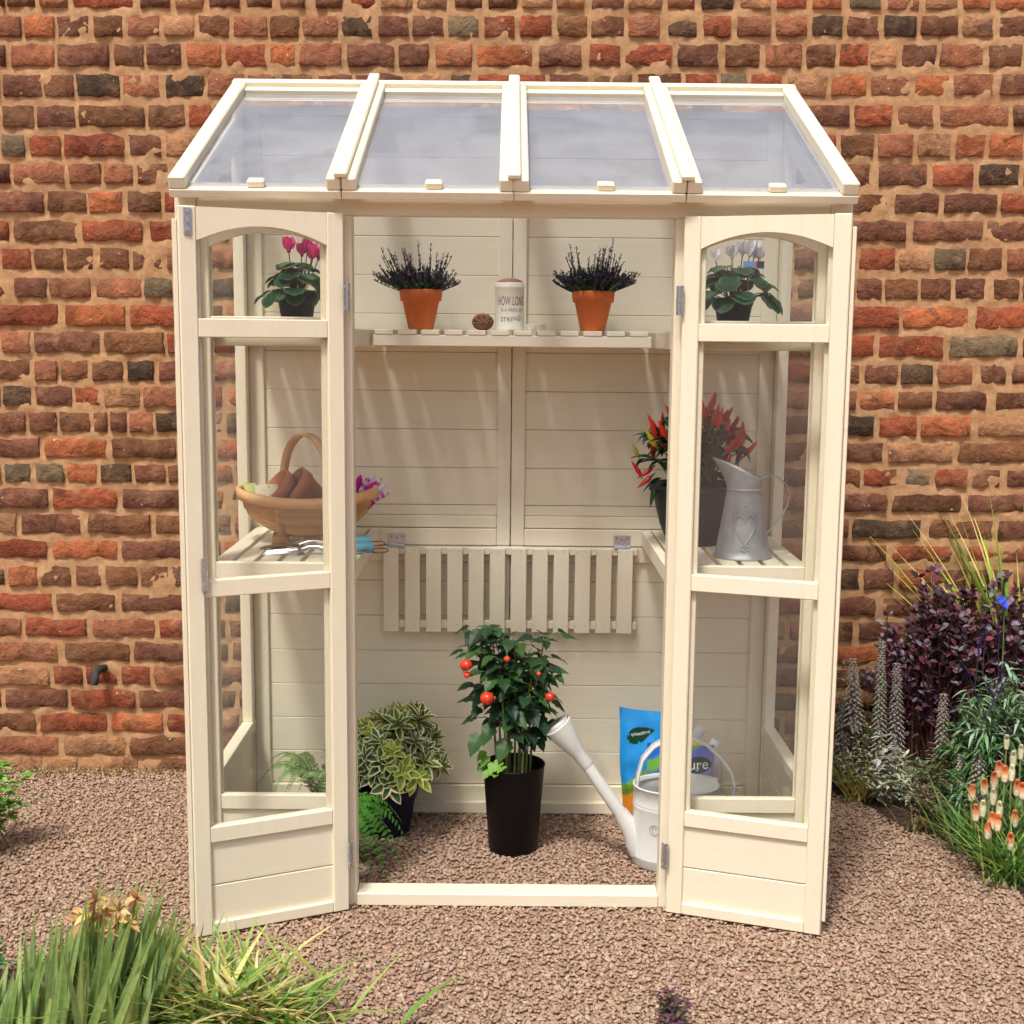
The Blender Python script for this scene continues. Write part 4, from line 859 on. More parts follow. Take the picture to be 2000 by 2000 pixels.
for k in range(60):
    a_ = k*2.39996; u = (k+.5)/60; el = math.asin(min(1, 1-1.15*u)) if 1-1.15*u > -1 else -1.2
    rx = .150*math.cos(el)*random.uniform(.8, 1.08); zz = .185+.125*math.sin(el)*random.uniform(.85, 1.12)+(.03 if math.cos(a_) > .2 and u < .3 else 0)
    e = np.array([rx*math.cos(a_), rx*math.sin(a_)*.85, zz]); d_ = Vector((math.cos(a_)*math.cos(el), math.sin(a_)*math.cos(el), math.sin(el)+.35))
    L_ = random.uniform(.042, .060); q = d_.to_track_quat('Z', 'X'); o = link('leaf_rosette', random.choice(RO), LEAF, t)
    o.matrix_local = Matrix.Translation(e) @ q.to_matrix().to_4x4() @ Matrix.Rotation(random.uniform(0, 6.28), 4, 'Z') @ Matrix.Diagonal((L_, L_, L_, 1))
    tube(st, bez((0, 0, .11), (rx*.35*math.cos(a_), rx*.3*math.sin(a_), .15), e-np.array(d_.normalized())*.004, 5), .0016, lin((92, 84, 56)), 5)
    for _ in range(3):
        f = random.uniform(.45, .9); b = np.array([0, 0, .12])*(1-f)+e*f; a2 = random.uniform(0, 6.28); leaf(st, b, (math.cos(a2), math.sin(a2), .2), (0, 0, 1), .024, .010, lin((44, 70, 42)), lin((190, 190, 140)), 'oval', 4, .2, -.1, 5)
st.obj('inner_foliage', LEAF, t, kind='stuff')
# fern
random.seed(44)
FX, FY = -.455, .255
t = empty('fern', (FX, FY, 0), 'green fern with arching fronds spilling over beside the navy pot', 'plant')
g = GB(); pot_mesh(g, .045, .058, .11, lin((44, 44, 46)), .016, .002); g.obj('pot', PLASTIC, t); soil(t, .053, .098)
def frond(p0, p1, p2, wmax, col, parent, n_=26):
    g = GB(); P = bez(p0, p1, p2, n_); tube(g, P, np.linspace(.0014, .0005, n_), lin((104, 110, 56)), 4); T_ = np.gradient(P, axis=0)
    for i in range(2, n_):
        u = i/(n_-1); wl = wmax*(math.sin(math.pi*min(1, .12+.88*u)**.8)*.85+.12)
        tg = nrm(T_[i]); up = nrm(np.array([0, 0, 1])-tg*tg[2]+1e-6); sd_ = np.cross(tg, up)
        for s in (-1, 1):
            leaf(g, P[i], sd_*s+tg*.35+up*random.uniform(-.25, .15), up, wl*random.uniform(.9, 1.1), wl*.30+.0025, jit(col, .15), shape='oval', n=3, fold=.1, curl=-.2, nx=3)
    g.obj('frond', LEAF, parent)
LG, DG = lin((156, 198, 116)), lin((88, 158, 60))
for k in range(9):
    a_ = 2.3+k*.23; L_ = random.uniform(.12, .17); frond((0, 0, .11), (math.cos(a_)*L_*.45, math.sin(a_)*L_*.45, .34), (math.cos(a_)*L_, math.sin(a_)*L_*.6, .205+random.uniform(-.02, .045)), .024, LG, t)
for k in range(4):
    frond((0, 0, .11), (.03*k-.07, -.05, .33), (.03*k-.11, -.10, .215), .024, LG, t)
for e, c_, w_ in (((.165, -.130, .010), DG, .034), ((.200, -.090, .012), DG, .034), ((.215, -.020, .040), DG, .032), ((.190, .030, .085), DG, .028), ((.130, -.145, .020), DG, .032), ((.175, -.055, .030), DG, .034), ((.150, -.09, .008), DG, .034)):
    frond((0, 0, .11), (e[0]*.62, e[1]*.4, .235), e, w_*1.1, c_, t, 24)

# tall plant with orange-red fruits in the middle
random.seed(61)
a = px(1002, 1655, 'z', 0); t = empty('fruiting_plant', (a.x, .345, 0), 'tall leafy plant with round red fruits in a tall black pot in the middle', 'plant')
g = GB(); lathe(g, [(.0005, .001), (.060, 0), (.0625, .004), (.0785, .222), (.0800, .224), (.0795, .2265), (.0775, .2265), (.0765, .22), (.073, .18)], lin((12, 12, 14)), 44); g.obj('pot', PLASTIC, t); soil(t, .0745, .195)
def serr(c_, seed):
    random.seed(seed); g = GB(); leaf(g, (0, 0, 0), (0, 1, 0), (0, 0, 1), 1, 1, c_, None, 'heart', 8, .18, -.35, 7); V = g.V[0]
    V[:, 0] *= 1+.10*np.sin(V[:, 1]*34); V[:, 2] += .03*np.sin(V[:, 1]*16)*np.abs(V[:, 0])*2; return g.mesh('leaf')
FL = [serr(lin(c_), i) for i, c_ in enumerate([(46, 78, 44), (38, 66, 42), (58, 94, 46), (32, 58, 40)])]; FLB = serr(lin((112, 158, 62)), 9)
st = GB(); random.seed(62)
for k in range(12):
    a_ = k*2.4; r_ = .052*math.sqrt((k+.6)/12); top = np.array([r_*1.9*math.cos(a_)+random.uniform(-.01, .01), r_*1.3*math.sin(a_), random.uniform(.43, .55)])
    if k == 3: top = np.array([-.06, 0, .575])
    b = np.array([r_*math.cos(a_), r_*math.sin(a_), .19]); P = bez(b, b*np.array([1.1, 1.1, 1])+np.array([0, 0, .15]), top, 10); tube(st, P, np.linspace(.0034, .0018, 10), jit(lin((116, 128, 70)), .12), 7)
    for q in range(25):
        f = random.uniform(.46, 1.0); i_ = min(9, int(f*9.99)); b2 = P[i_]; a2 = random.uniform(0, 6.28) if q % 3 else random.uniform(-2.6, -.5); pl = random.uniform(.012, .055)
        b3 = b2+np.array([math.cos(a2)*pl, math.sin(a2)*pl*.8, random.uniform(-.004, .022)]); tube(st, [b2, (b2+b3)/2+np.array([0, 0, .004]), b3], .001, lin((96, 118, 62)), 4)
        L_ = random.uniform(.032, .054); put('leaf', random.choice(FL), LEAF, t, b3, (math.cos(a2), math.sin(a2), random.uniform(-.5, .2)), (random.gauss(0, .25), -.25, 1), L_, L_*.78)
    for q in range(3): put('leaf', random.choice(FL[:3]), LEAF, t, top, (math.cos(q*2.1+k), math.sin(q*2.1+k), .35), (0, 0, 1), .04, .03)
for bx, bz, s in ((-.085, .315, .06), (-.055, .34, .055), (-.015, .30, .06), (.06, .305, .035), (.04, .30, .03)):
    put('leaf', FL[2] if s > .05 else FL[1], LEAF, t, (bx, -.045, bz), (math.copysign(.5, bx), -.6, -.7), (0, -.4, 1), s, s*.8)
for bx, by, bz in ((-.085, -.04, .255), (-.10, -.03, .235), (-.068, -.055, .245), (-.075, -.05, .225), (-.045, -.055, .252), (-.095, -.02, .262), (-.06, -.06, .215), (-.035, -.062, .240)):
    put('leaf', FLB, LEAF, t, (bx*.75, by, bz), (bx*4+random.uniform(-.3, .3), -.4, random.uniform(-.4, .3)), (0, -.3, 1), .034, .026)
st.obj('stems', MATT, t, kind='stuff')
for u_, v_, r_ in ((910, 1299, .0150), (951, 1364, .0175), (1074, 1361, .0125), (912, 1318, .0085), (990, 1287, .008), (1052, 1316, .006)):
    q = px(u_, v_, 'y', .345-.10); g = GB(); NB = 20; prof = [(r_*math.sin(math.pi*i/10)+1e-5, -r_*.92*math.cos(math.pi*i/10)) for i in range(11)]
    lathe(g, prof, lin((224, 62, 34)), NB); V = g.V[0]; an = np.arctan2(V[:, 1], V[:, 0]); V[:, :2] *= (1+.07*np.cos(an*5))[:, None]
    tube(g, [(0, 0, r_*.85), (0, .003, r_*1.5)], .0012, lin((96, 118, 60)), 5)
    o = g.obj('fruit', GLOSS, t, Vector((q.x-t.location.x, -.10, q.z)))

# watering can
random.seed(71)
CX_, CY_ = .418, .262
CANM = simple('pale_enamel', lin((214, 216, 212)), .28, 0, .04, 10, .03, .0008)
t = empty('watering_can', (CX_, CY_, 0), 'pale grey enamelled watering can with long spout and round handle', 'watering can')
RX, RY, CHH = .106, .078, .205
prof = [(.0005, .001), (.96, .0), (1.0, .004), (1.0, .022), (1.012, .024), (1.012, .027), (1.0, .029), (1.0, .150), (1.008, .152), (1.008, .154), (1.0, .156), (1.0, .158), (1.008, .160), (1.0, .163), (1.0, CHH-.004), (1.018, CHH-.003), (1.018, CHH+.001), (.985, CHH+.001), (.98, CHH-.006), (.96, CHH-.010)]
g = GB(); lathe(g, [(r_*RX, z) for r_, z in prof], (1, 1, 1), 56, 1, RY/RX); g.obj('body', CANM, t)
g = GB(); V = []                               # half hood over the handle side and the recessed top
for i in range(9):
    for j in range(17):
        x = -.02+.122*(i/8); hw = RY*.97*math.sqrt(max(0, 1-(x/RX/.985)**2)); a_ = (j/16)*2-1; V.append((x, a_*hw, CHH-.004+.030*(1-a_*a_)*(1-.35*(i/8))))
g.add(V, [(i*17+j, i*17+j+1, (i+1)*17+j+1, (i+1)*17+j) for i in range(8) for j in range(16)], (1, 1, 1)); g.obj('hood', CANM, t)
g = GB(); lathe(g, [(.0005, .150), (RX*.97, .150)], (.3, .3, .3), 40, 1, RY/RX); g.obj('inner_floor', CANM, t)
g = GB(); tube(g, [(-.085, 0, .030), (-.098, 0, .055), (-.112, 0, .090), (-.138, 0, .128), (-.141, 0, .132)], [.030, .0285, .024, .0195, .0195], (1, 1, 1), 20)
tube(g, [(-.138, 0, .128), (-.240, 0, .275)], [.0172, .0148], (1, 1, 1), 20); g.obj('spout', CANM, t)
g = GB(); d_ = nrm((-.60, 0, .80)); b = np.array([-.222, 0, .250])
P = [b, b+d_*.004, b+d_*.040, b+d_*.046, b+d_*.090, b+d_*.125, b+d_*.130, b+d_*.1315, b+d_*.127]
tube(g, P, [.0165, .0178, .0178, .0200, .030, .0385, .0395, .0375, .0006], (1, 1, 1), 28); g.obj('rose', CANM, t)
P = [(-.098, 0, .196), (-.096, 0, .225), (-.085, 0, .268), (-.060, 0, .300), (-.020, 0, .325), (.028, 0, .327), (.072, 0, .307), (.108, 0, .274), (.134, 0, .236), (.146, 0, .195), (.140, 0, .145), (.122, 0, .105), (.104, 0, .085)]
P = np.array([[np.interp(s_, range(13), [q[i] for q in P]) for i in range(3)] for s_ in np.linspace(0, 12, 49)]); T_ = np.gradient(P, axis=0)
g = GB(); band(g, list(P), [nrm(np.cross(q, (0, 1, 0))) for q in T_], [np.array([0, .0125, 0])]*49, .006); g.obj('handle', CANM, t)
for y in (-.0125, .0125):
    g = GB(); tube(g, P+np.array([0, y, 0]), .0036, (1, 1, 1), 8); g.obj('handle_bead', CANM, t)
def oncan(x, z): s_ = x/RX; return np.array([x, -RY*math.sqrt(max(0, 1-s_*s_))-.0006, z])
g = GB(); tube(g, [oncan(-.060+.010*math.cos(q*.315), .108+.013*math.sin(q*.315)) for q in range(21)], .0011, lin((150, 152, 156)), 5); tube(g, [oncan(-.060+.004*math.cos(q*.5), .108+.008*math.sin(q*.5)) for q in range(11)], .0009, lin((150, 152, 156)), 5); g.obj('emblem', MATT, t)

# compost bags and bottles behind the can
def bagmesh(w_, h_, d_, seed, skew=0, taper=.0):
    r_ = np.random.default_rng(seed); nx, nz = 15, 21; V = []
    for s in (-1, 1):
        for j in range(nz):
            for i in range(nx):
                u, v_ = i/(nx-1)*2-1, j/(nz-1); th_ = d_*(max(0, 1-u**4))**.6*(1-v_**5)*(.55+.45*math.sin(math.pi*min(1, v_*1.25)**.8)) if 0 < i < nx-1 else 0
                wob = .0035*vnoise(np.array([u*2+3+s]), np.array([v_*5+seed]), 1.7, seed)[0]+.002*vnoise(np.array([u*3+7]), np.array([v_*6+seed+s]), 3.1, seed+1)[0]
                V.append((u*w_/2*(1-taper*(1-v_))+skew*v_+.002*math.sin(v_*9), s*(th_*.5+(wob if 0 < i < nx-1 else 0)*(0.3 if v_ > .93 else 1)), v_*h_+(.006*u*u-.004*u if j == nz-1 else 0)))
    F_ = [(o_+j*nx+i, o_+j*nx+i+1, o_+(j+1)*nx+i+1, o_+(j+1)*nx+i) for o_ in (0, nx*nz) for j in range(nz-1) for i in range(nx-1)]
    g = GB(); g.add(V, F_, (1, 1, 1)); return g.mesh('bag')
def bagmat(name, stops, ax=(0.6, 0, 1), rough=.28):
    m, n, l, p = newmat(name); tc = N(n, 'ShaderNodeTexCoord').outputs['Object']; dt = N(n, 'ShaderNodeVectorMath', operation='DOT_PRODUCT'); l.new(tc, dt.inputs[0]); dt.inputs[1].default_value = ax
    f = noise(n, l, 14, 3, tc); ad = N(n, 'ShaderNodeMath', operation='MULTIPLY_ADD'); l.new(f, ad.inputs[0]); ad.inputs[1].default_value = .03; l.new(dt.outputs['Value'], ad.inputs[2])
    mr = N(n, 'ShaderNodeMapRange'); mr.inputs['From Min'].default_value = 0; mr.inputs['From Max'].default_value = .34; l.new(ad.outputs[0], mr.inputs[0])
    r_ = ramp(n, l, mr.outputs[0], stops); l.new(r_, p.inputs['Base Color']); p.inputs['Roughness'].default_value = rough; bump(n, l, noise(n, l, 40, 4, tc), p, .3, .004); return m
from mathutils.bvhtree import BVHTree
def press(me, bag, off=.0007):                # lay printed shapes onto the bag's front
    bt = BVHTree.FromPolygons([v_.co.copy() for v_ in bag.vertices], [tuple(p_.vertices) for p_ in bag.polygons])
    for v_ in me.vertices:
        h_ = bt.ray_cast(Vector((v_.co.x, -1, v_.co.z)), Vector((0, 1, 0)))
        if h_[0] is not None: v_.co.y = h_[0].y-off
def upright(me, loc, ry=0):
    M_ = Matrix.Translation(loc) @ Matrix.Rotation(ry, 4, 'Y') @ Matrix.Rotation(R(90), 4, 'X')
    me.transform(M_); return me
B1 = bagmat('bag_print_orange', [(0, lin((222, 120, 30))), (.44, lin((234, 146, 40))), (.47, lin((92, 140, 48))), (.56, lin((120, 160, 60))), (.585, lin((30, 142, 214))), (1, lin((40, 150, 226)))], (-.85, 0, 1.08))
t = empty('compost_bag', (.385, .535, 0), 'blue and orange compost bag with a dark leaf logo behind the watering can', 'bag', 'compost bags behind the watering can', rz=R(-4))
o = link('bag', bagmesh(.165, .308, .055, 3, -.006, .12), B1, t)
bg = o.data; g = GB(); leaf(g, (-.066, -.0315, .232), (1, 0, .38), (0, -1, 0), .078, .046, lin((24, 70, 44)), None, 'point', 12, 0, 0, 7); o = g.obj('leaf_logo', PLASTIC, t); press(o.data, bg)
me = upright(text_mesh('Westland', .0135), (-.029, 0, .248), R(-12)); press(me, bg, .0013); o = link('lettering', me, simple('white_print', lin((236, 240, 236)), .4), t); WHITEP = bpy.data.materials['white_print']
B2 = bagmat('bag_print_violet', [(0, lin((120, 128, 200))), (.5, lin((130, 140, 208))), (.62, lin((70, 100, 200))), (.66, lin((110, 176, 70))), (.72, lin((110, 176, 70))), (.75, lin((28, 104, 206))), (1, lin((30, 112, 216)))], (-.5, 0, 1))
t = empty('compost_bag', (.456, .475, 0), 'blue and lilac compost bag standing behind the can handle', 'bag', 'compost bags behind the watering can', rz=R(3))
o = link('bag', bagmesh(.180, .232, .055, 8, .0, .05), B2, t)
bg = o.data; q = px(1367, 1500, 'y', .445); me = upright(text_mesh('ure', .040), (q.x-.456, 0, q.z)); press(me, bg, .0016)
g = GB(); lathe(g, [(.0005, 0), (.012, 0), (.024, 0), (.036, 0)], lin((26, 70, 50)), 24, 1, .62); o = g.obj('lettering_panel', PLASTIC, t); upright(o.data, (q.x-.456, 0, q.z)); press(o.data, bg, .0009)
o = link('lettering', me, WHITEP, t)
g = GB(); lathe(g, [(.0005, 0), (.006, 0), (.012, 0)], lin((206, 120, 170)), 18); q = px(1396, 1532, 'y', .445); o = g.obj('printed_dot', PLASTIC, t); upright(o.data, (q.x-.456, 0, q.z)); press(o.data, bg)
for (u_, v_, yy, colb, lab, tilt) in ((1369, 1424, .545, (226, 190, 60), 'yellow feed bottle with a white cap behind the bags', 28), (1398, 1450, .525, (222, 224, 228), 'white bottle with a round white cap behind the bags', 22)):
    q = px(u_, v_, 'y', yy); hgt = q.z-.012
    t = empty('feed_bottle', (q.x-.012, yy, 0), lab, 'bottle', 'bottles behind the compost bags'); g = GB()
    lathe(g, [(.0005, .001), (.030, 0), (.033, .004), (.033, hgt-.06), (.026, hgt-.03), (.012, hgt-.014), (.0115, hgt-.006)], lin(colb), 24, 1, .7); g.obj('bottle_body', PLASTIC, t)
    g = GB(); tube(g, [(0, 0, hgt-.012), (.004, 0, hgt-.002), (.012, 0, hgt+.016), (.0125, 0, hgt+.017), (.013, 0, hgt+.0175)], [.0135, .0138, .0132, .012, .0005], lin((236, 236, 240)), 18); g.obj('cap', PLASTIC, t)

# ------------------------------------------------------------ flower border on the right
random.seed(81)
BL = [(.93, .90), (.95, .74), (1.03, .58), (1.11, .46), (1.17, .30), (1.20, .14), (1.23, -.04), (1.30, -.25)]
def edge_x(y):
    ys = [q[1] for q in BL][::-1]; return float(np.interp(y, ys, [q[0] for q in BL][::-1]))
g = GB(); V = []; nyy, nxx = 40, 30
for j in range(nyy):
    y = -.25+1.155*j/(nyy-1)
    for i in range(nxx):
        u = i/(nxx-1); x = edge_x(y)+.02*math.sin(y*21)+u*(1.80-edge_x(y)); V.append((x, y, -.004+.035*min(1, u*9)+.006*math.sin(x*37)*math.sin(y*31)+(random.uniform(0, .006) if u else 0)))
g.add(V, [(j*nxx+i, j*nxx+i+1, (j+1)*nxx+i+1, (j+1)*nxx+i) for j in range(nyy-1) for i in range(nxx-1)], (1, 1, 1))
tag(g.obj('flower_bed', SOIL), 'dark soil of the planted border', kind='structure')
def rint(a, b): return random.uniform(a, b)
# purple leaved shrub against the wall
def shrub(name, base, ctr, rad, nb, lcols, L, W, label, shape='oval', stemc=(84, 50, 46), per=16, fold=.15, up=.3, cat='shrub'):
    t = empty(name, base, label, cat); st = GB(); lf_ = GB(); ctr = np.array(ctr)
    for k in range(nb):
        d_ = nrm(np.array([random.gauss(0, 1), random.gauss(0, 1), abs(random.gauss(.35, .8))])); rr = random.random()**.35
        e = ctr+d_*np.array(rad)*rr*(1+.25*math.sin(d_[0]*5+d_[2]*4)); b = np.array([random.gauss(0, .02), random.gauss(0, .02), 0])
        P = bez(b, (b+e)/2+np.array([0, 0, .06]), e, 9); tube(st, P, np.linspace(.004, .001, 9), jit(lin(stemc)), 5)
        T_ = np.gradient(P, axis=0)
        for q in range(per):
            f = random.uniform(.35, 1.0); i_ = min(8, int(f*8.99)); a_ = random.uniform(0, 6.28)
            dd = np.array([math.cos(a_), math.sin(a_), random.gauss(up, .4)])+nrm(T_[i_])*.6; sc_ = random.uniform(.7, 1.25)
            leaf(lf_, P[i_]+rng.normal(0, .006, 3), dd, (random.gauss(0, .3), -.4+random.gauss(0, .3), 1), L*sc_, W*sc_, jit(lin(random.choice(lcols)), .2), shape=shape, n=3, fold=fold, curl=-.2)
    st.obj('branches', MATT, t, kind='stuff'); lf_.obj('foliage', LEAF, t, kind='stuff'); return t
PUR = [(84, 58, 70), (100, 68, 80), (70, 50, 60), (118, 82, 92), (136, 116, 126), (152, 138, 148), (124, 60, 70)]
q = px(1855, 1125, 'y', .76)
shrub('purple_shrub', (q.x+.0, .77, .025), (0, 0, .40), (.135, .10, .215), 170, PUR, .024, .018, 'dark purple leaved shrub against the brick wall', per=17)
shrub('purple_shrub', (q.x-.125, .80, .025), (0, 0, .27), (.085, .07, .215), 110, PUR+[(120, 70, 90)], .019, .013, 'lower purple shrub between the spikes and the tall purple shrub', per=16)
shrub('purple_shrub', (q.x+.20, .80, .025), (0, 0, .42), (.13, .08, .19), 110, PUR, .024, .018, 'purple shrub at the right edge behind the green sage', per=16)
# green sage mound with violet spikes
q = px(1985, 1400, 'y', .50); t = empty('sage_bush', (q.x-.02, .52, .02), 'bushy green sage with narrow leaves and violet flower spikes', 'shrub'); lf_ = GB(); st = GB()
GR = [(112, 158, 96), (98, 144, 86), (132, 174, 116), (154, 186, 144), (86, 128, 78), (174, 200, 170)]
for k in range(300):
    a_ = random.uniform(0, 6.28); rr = math.sqrt(random.random()); hz = random.uniform(.10, .46)
    e = np.array([rr*math.cos(a_)*.20*(1-.35*(hz/.46)), rr*math.sin(a_)*.16*(1-.3*(hz/.46)), hz*(1-.3*rr)]); P = bez((e[0]*.25, e[1]*.25, 0), (e[0]*.7, e[1]*.7, e[2]*.7), e, 8); tube(st, P, np.linspace(.0022, .0009, 8), jit(lin((96, 116, 70))), 4)
    for qd in range(11):
        i_ = random.randrange(3, 8); a2 = random.uniform(0, 6.28); dd = np.array([math.cos(a2), math.sin(a2), random.uniform(-.5, .7)]); L_ = random.uniform(.030, .052)
        cc_ = random.choice(GR[3:] if hz > .37 else GR[:5]); leaf(lf_, P[i_], dd, (0, 0, 1), L_, L_*.20, jit(lin(cc_), .15), shape='point', n=4, fold=.2, curl=-.5)
st.obj('branches', MATT, t, kind='stuff'); lf_.obj('foliage', LEAF, t, kind='stuff')
for u_, v_, du in ((1880, 1290, -14), (1925, 1330, -16), (1915, 1245, 4), (1925, 1220, 2), (1960, 1300, 10), (1968, 1322, 18), (1985, 1410, 14), (1950, 1215, 0)):
    q = px(u_, v_, 'y', .42); q2 = px(u_-du, v_+34, 'y', .42); g = GB(); A_, B_ = np.array(q2)-np.array(t.location), np.array(q)-np.array(t.location); P = np.array([A_+(B_-A_)*s_ for s_ in np.linspace(-2.2, 1, 12)]); tube(g, P, .0014, lin((70, 60, 90)), 4)
    for i_ in range(60):
        s_ = random.uniform(0, 1); a2 = random.uniform(0, 6.28); leaf(g, A_+(B_-A_)*s_, np.array([math.cos(a2), math.sin(a2), .5]), (0, 0, 1), .0085*(1.1-s_*.6), .005, jit(lin((74, 48, 124)), .2), shape='oval', n=2)
    g.obj('flower_spike', PETAL, t)
# acanthus spikes
def acanthus(u_, vt, vb, y, lab, pale=False, lean=0):
    top = px(u_, vt, 'y', y); bot = px(u_+lean, vb, 'y', y); t = empty('acanthus', (bot.x, y, .02), lab, 'plant', 'acanthus spikes in the border')
    L_ = top.z-bot.z; z0 = bot.z-.02; g = GB(); tube(g, [(0, 0, 0), (0, 0, z0), ((top.x-bot.x)*.5, 0, z0+L_*.5), (top.x-bot.x, 0, z0+L_)], [.004, .004, .0035, .0015], lin((120, 116, 92)), 6); g.obj('stem', MATT, t)
    g = GB(); n_ = int(L_/.0075)
    for i_ in range(n_):
        f = i_/n_; c_ = np.array([(top.x-bot.x)*f, 0, z0+L_*f]); sz = (.030 if not pale else .026)*(1-.66*f)
        for k in range(6):
            a_ = k*1.047+i_*.5+random.uniform(-.15, .15); o_ = np.array([math.cos(a_), math.sin(a_), 0])
            leaf(g, c_, o_+np.array([0, 0, .35]), (0, 0, 1), sz*1.15, sz*.62, jit(lin(random.choice([(158, 128, 144), (178, 150, 162), (134, 108, 122)] if not pale else [(176, 176, 146), (156, 168, 132), (186, 162, 164)])), .15), lin((176, 176, 148)), 'oval', 3, .5, -.4, 3, .8)
            if random.random() < .7: leaf(g, c_-np.array([0, 0, .003]), o_+np.array([0, 0, -.25]), (0, 0, 1), sz*.85, sz*.5, jit(lin((244, 234, 240)), .06), shape='oval', n=2, fold=.4)
    g.obj('flower_spike', PETAL, t, kind='stuff')
for k in range(1):
    acanthus(1666, 1283, 1420, .76, 'mauve and white acanthus spike in front of the bare brickwork', lean=2)
    acanthus(1722, 1250, 1500, .74, 'tall acanthus spike with a greenish top left of the purple shrub', True, -6)
    acanthus(1752, 1292, 1520, .72, 'pinkish acanthus spike leaning against the purple shrub', False, -3)
    acanthus(1843, 1352, 1560, .60, 'stout mauve acanthus spike left of the green sage', False, -6)
    acanthus(1914, 1452, 1575, .44, 'short mauve acanthus spike in front of the sage, nearest the pokers', False, -6)
    acanthus(1646, 1360, 1500, .78, 'slender dark acanthus spike nearest the greenhouse', False, 3)
    acanthus(1876, 1470, 1590, .50, 'small brownish acanthus spike just right of the stout one', True, 0)
# silvery and grassy filler plants along the bed edge
def tuft(name, base, n_, L, sp, cols, W, lab, curl=-.5, cat='plant', bare=0, droop=0):
    t = empty(name, base, lab, cat); g = GB()
    for k in range(n_):
        a_ = random.uniform(0, 6.28); b = np.array([random.gauss(0, sp*.35), random.gauss(0, sp*.3), 0]); LL = L*random.uniform(.55, 1.1)
        leaf(g, b, (math.cos(a_)*.55+droop, math.sin(a_)*.5, 1), (-math.cos(a_), -math.sin(a_), .5), LL, W*random.uniform(.7, 1.2), jit(lin(random.choice(cols)), .18), shape='blade', n=6, fold=.25, curl=-random.uniform(.0, .7))
    g.obj('blades', LEAF, t, kind='stuff'); return t
def downy(name, base, hgt, rad, cols, n_, lab, L=.018, W=.007):
    t = empty(name, base, lab, 'plant'); g = GB()
    for k in range(n_):
        a_ = random.uniform(0, 6.28); rr = random.random()**.6*rad; e = np.array([rr*math.cos(a_), rr*math.sin(a_)*.8, hgt*random.uniform(.35, 1)*(1-.4*rr/rad)]); P = bez((e[0]*.4, e[1]*.4, 0), (e[0]*.6, e[1]*.6, e[2]*.6), e, 7); tube(g, P, .001, lin((120, 120, 84)), 4)
        for qd in range(12):
            i_ = random.randrange(1, 7); a2 = random.uniform(0, 6.28); leaf(g, P[i_], (math.cos(a2), math.sin(a2), random.uniform(-.2, .8)), (0, 0, 1), L*random.uniform(.6, 1.2), W, jit(lin(random.choice(cols)), .15), shape='point', n=3, fold=.2, curl=-.2)
    g.obj('foliage', LEAF, t, kind='stuff'); return t
SIL = [(186, 194, 166), (206, 208, 188), (168, 178, 138), (182, 180, 152), (222, 220, 204)]
downy('silver_plant', (.965, .80, .0), .42, .060, [(118, 146, 108), (142, 164, 132), (160, 172, 150)], 34, 'tall silvery green plant rising beside the open right door', .024, .009)
downy('silver_plant', (1.03, .75, .0), .24, .095, SIL+[(150, 154, 96)], 110, 'silvery tuft under the first acanthus spike')
downy('silver_plant', (1.095, .64, .01), .17, .09, SIL, 110, 'pale grey downy plant at the front of the border', .024, .009)
downy('silver_plant', (1.165, .52, .02), .15, .085, [(120, 100, 76), (140, 120, 90), (104, 88, 66), (150, 146, 118), (112, 84, 92)], 120, 'brownish low plant at the foot of the stout acanthus')
downy('silver_plant', (1.055, .655, .01), .26, .03, [(214, 214, 206), (196, 198, 186)], 9, 'sprig of white felted leaves in the middle of the border', .034, .013)
tuft('grass_clump', (1.005, .70, .0), 90, .19, .06, [(196, 192, 104), (210, 196, 112), (174, 178, 96), (200, 176, 108)], .006, 'straw yellow grass clump beside the greenhouse corner')
tuft('grass_clump', (1.125, .50, .0), 90, .10, .10, [(140, 128, 80), (116, 118, 70), (158, 134, 96)], .005, 'low dry grass along the gravel edge')
tuft('grass_clump', (1.215, .37, .0), 150, .16, .09, [(110, 146, 70), (88, 128, 56), (146, 160, 84), (128, 150, 76)], .006, 'green grass clump at the bed edge beside the pokers')
tuft('grass_clump', (1.245, .175, .0), 240, .185, .10, [(120, 156, 72), (96, 138, 58), (152, 172, 90), (80, 120, 54)], .007, 'bright green grass clump at the right edge of the gravel')
downy('silver_plant', (1.06, .80, .0), .30, .09, [(118, 128, 96), (104, 118, 80), (140, 140, 116), (128, 108, 100)], 110, 'grey green filler plant between the acanthus spikes and the wall', .024, .008)
downy('silver_plant', (1.20, .58, .01), .24, .09, [(108, 136, 84), (92, 118, 74), (132, 150, 106), (120, 96, 88)], 120, 'mixed green filler plant in front of the purple shrub', .026, .009)
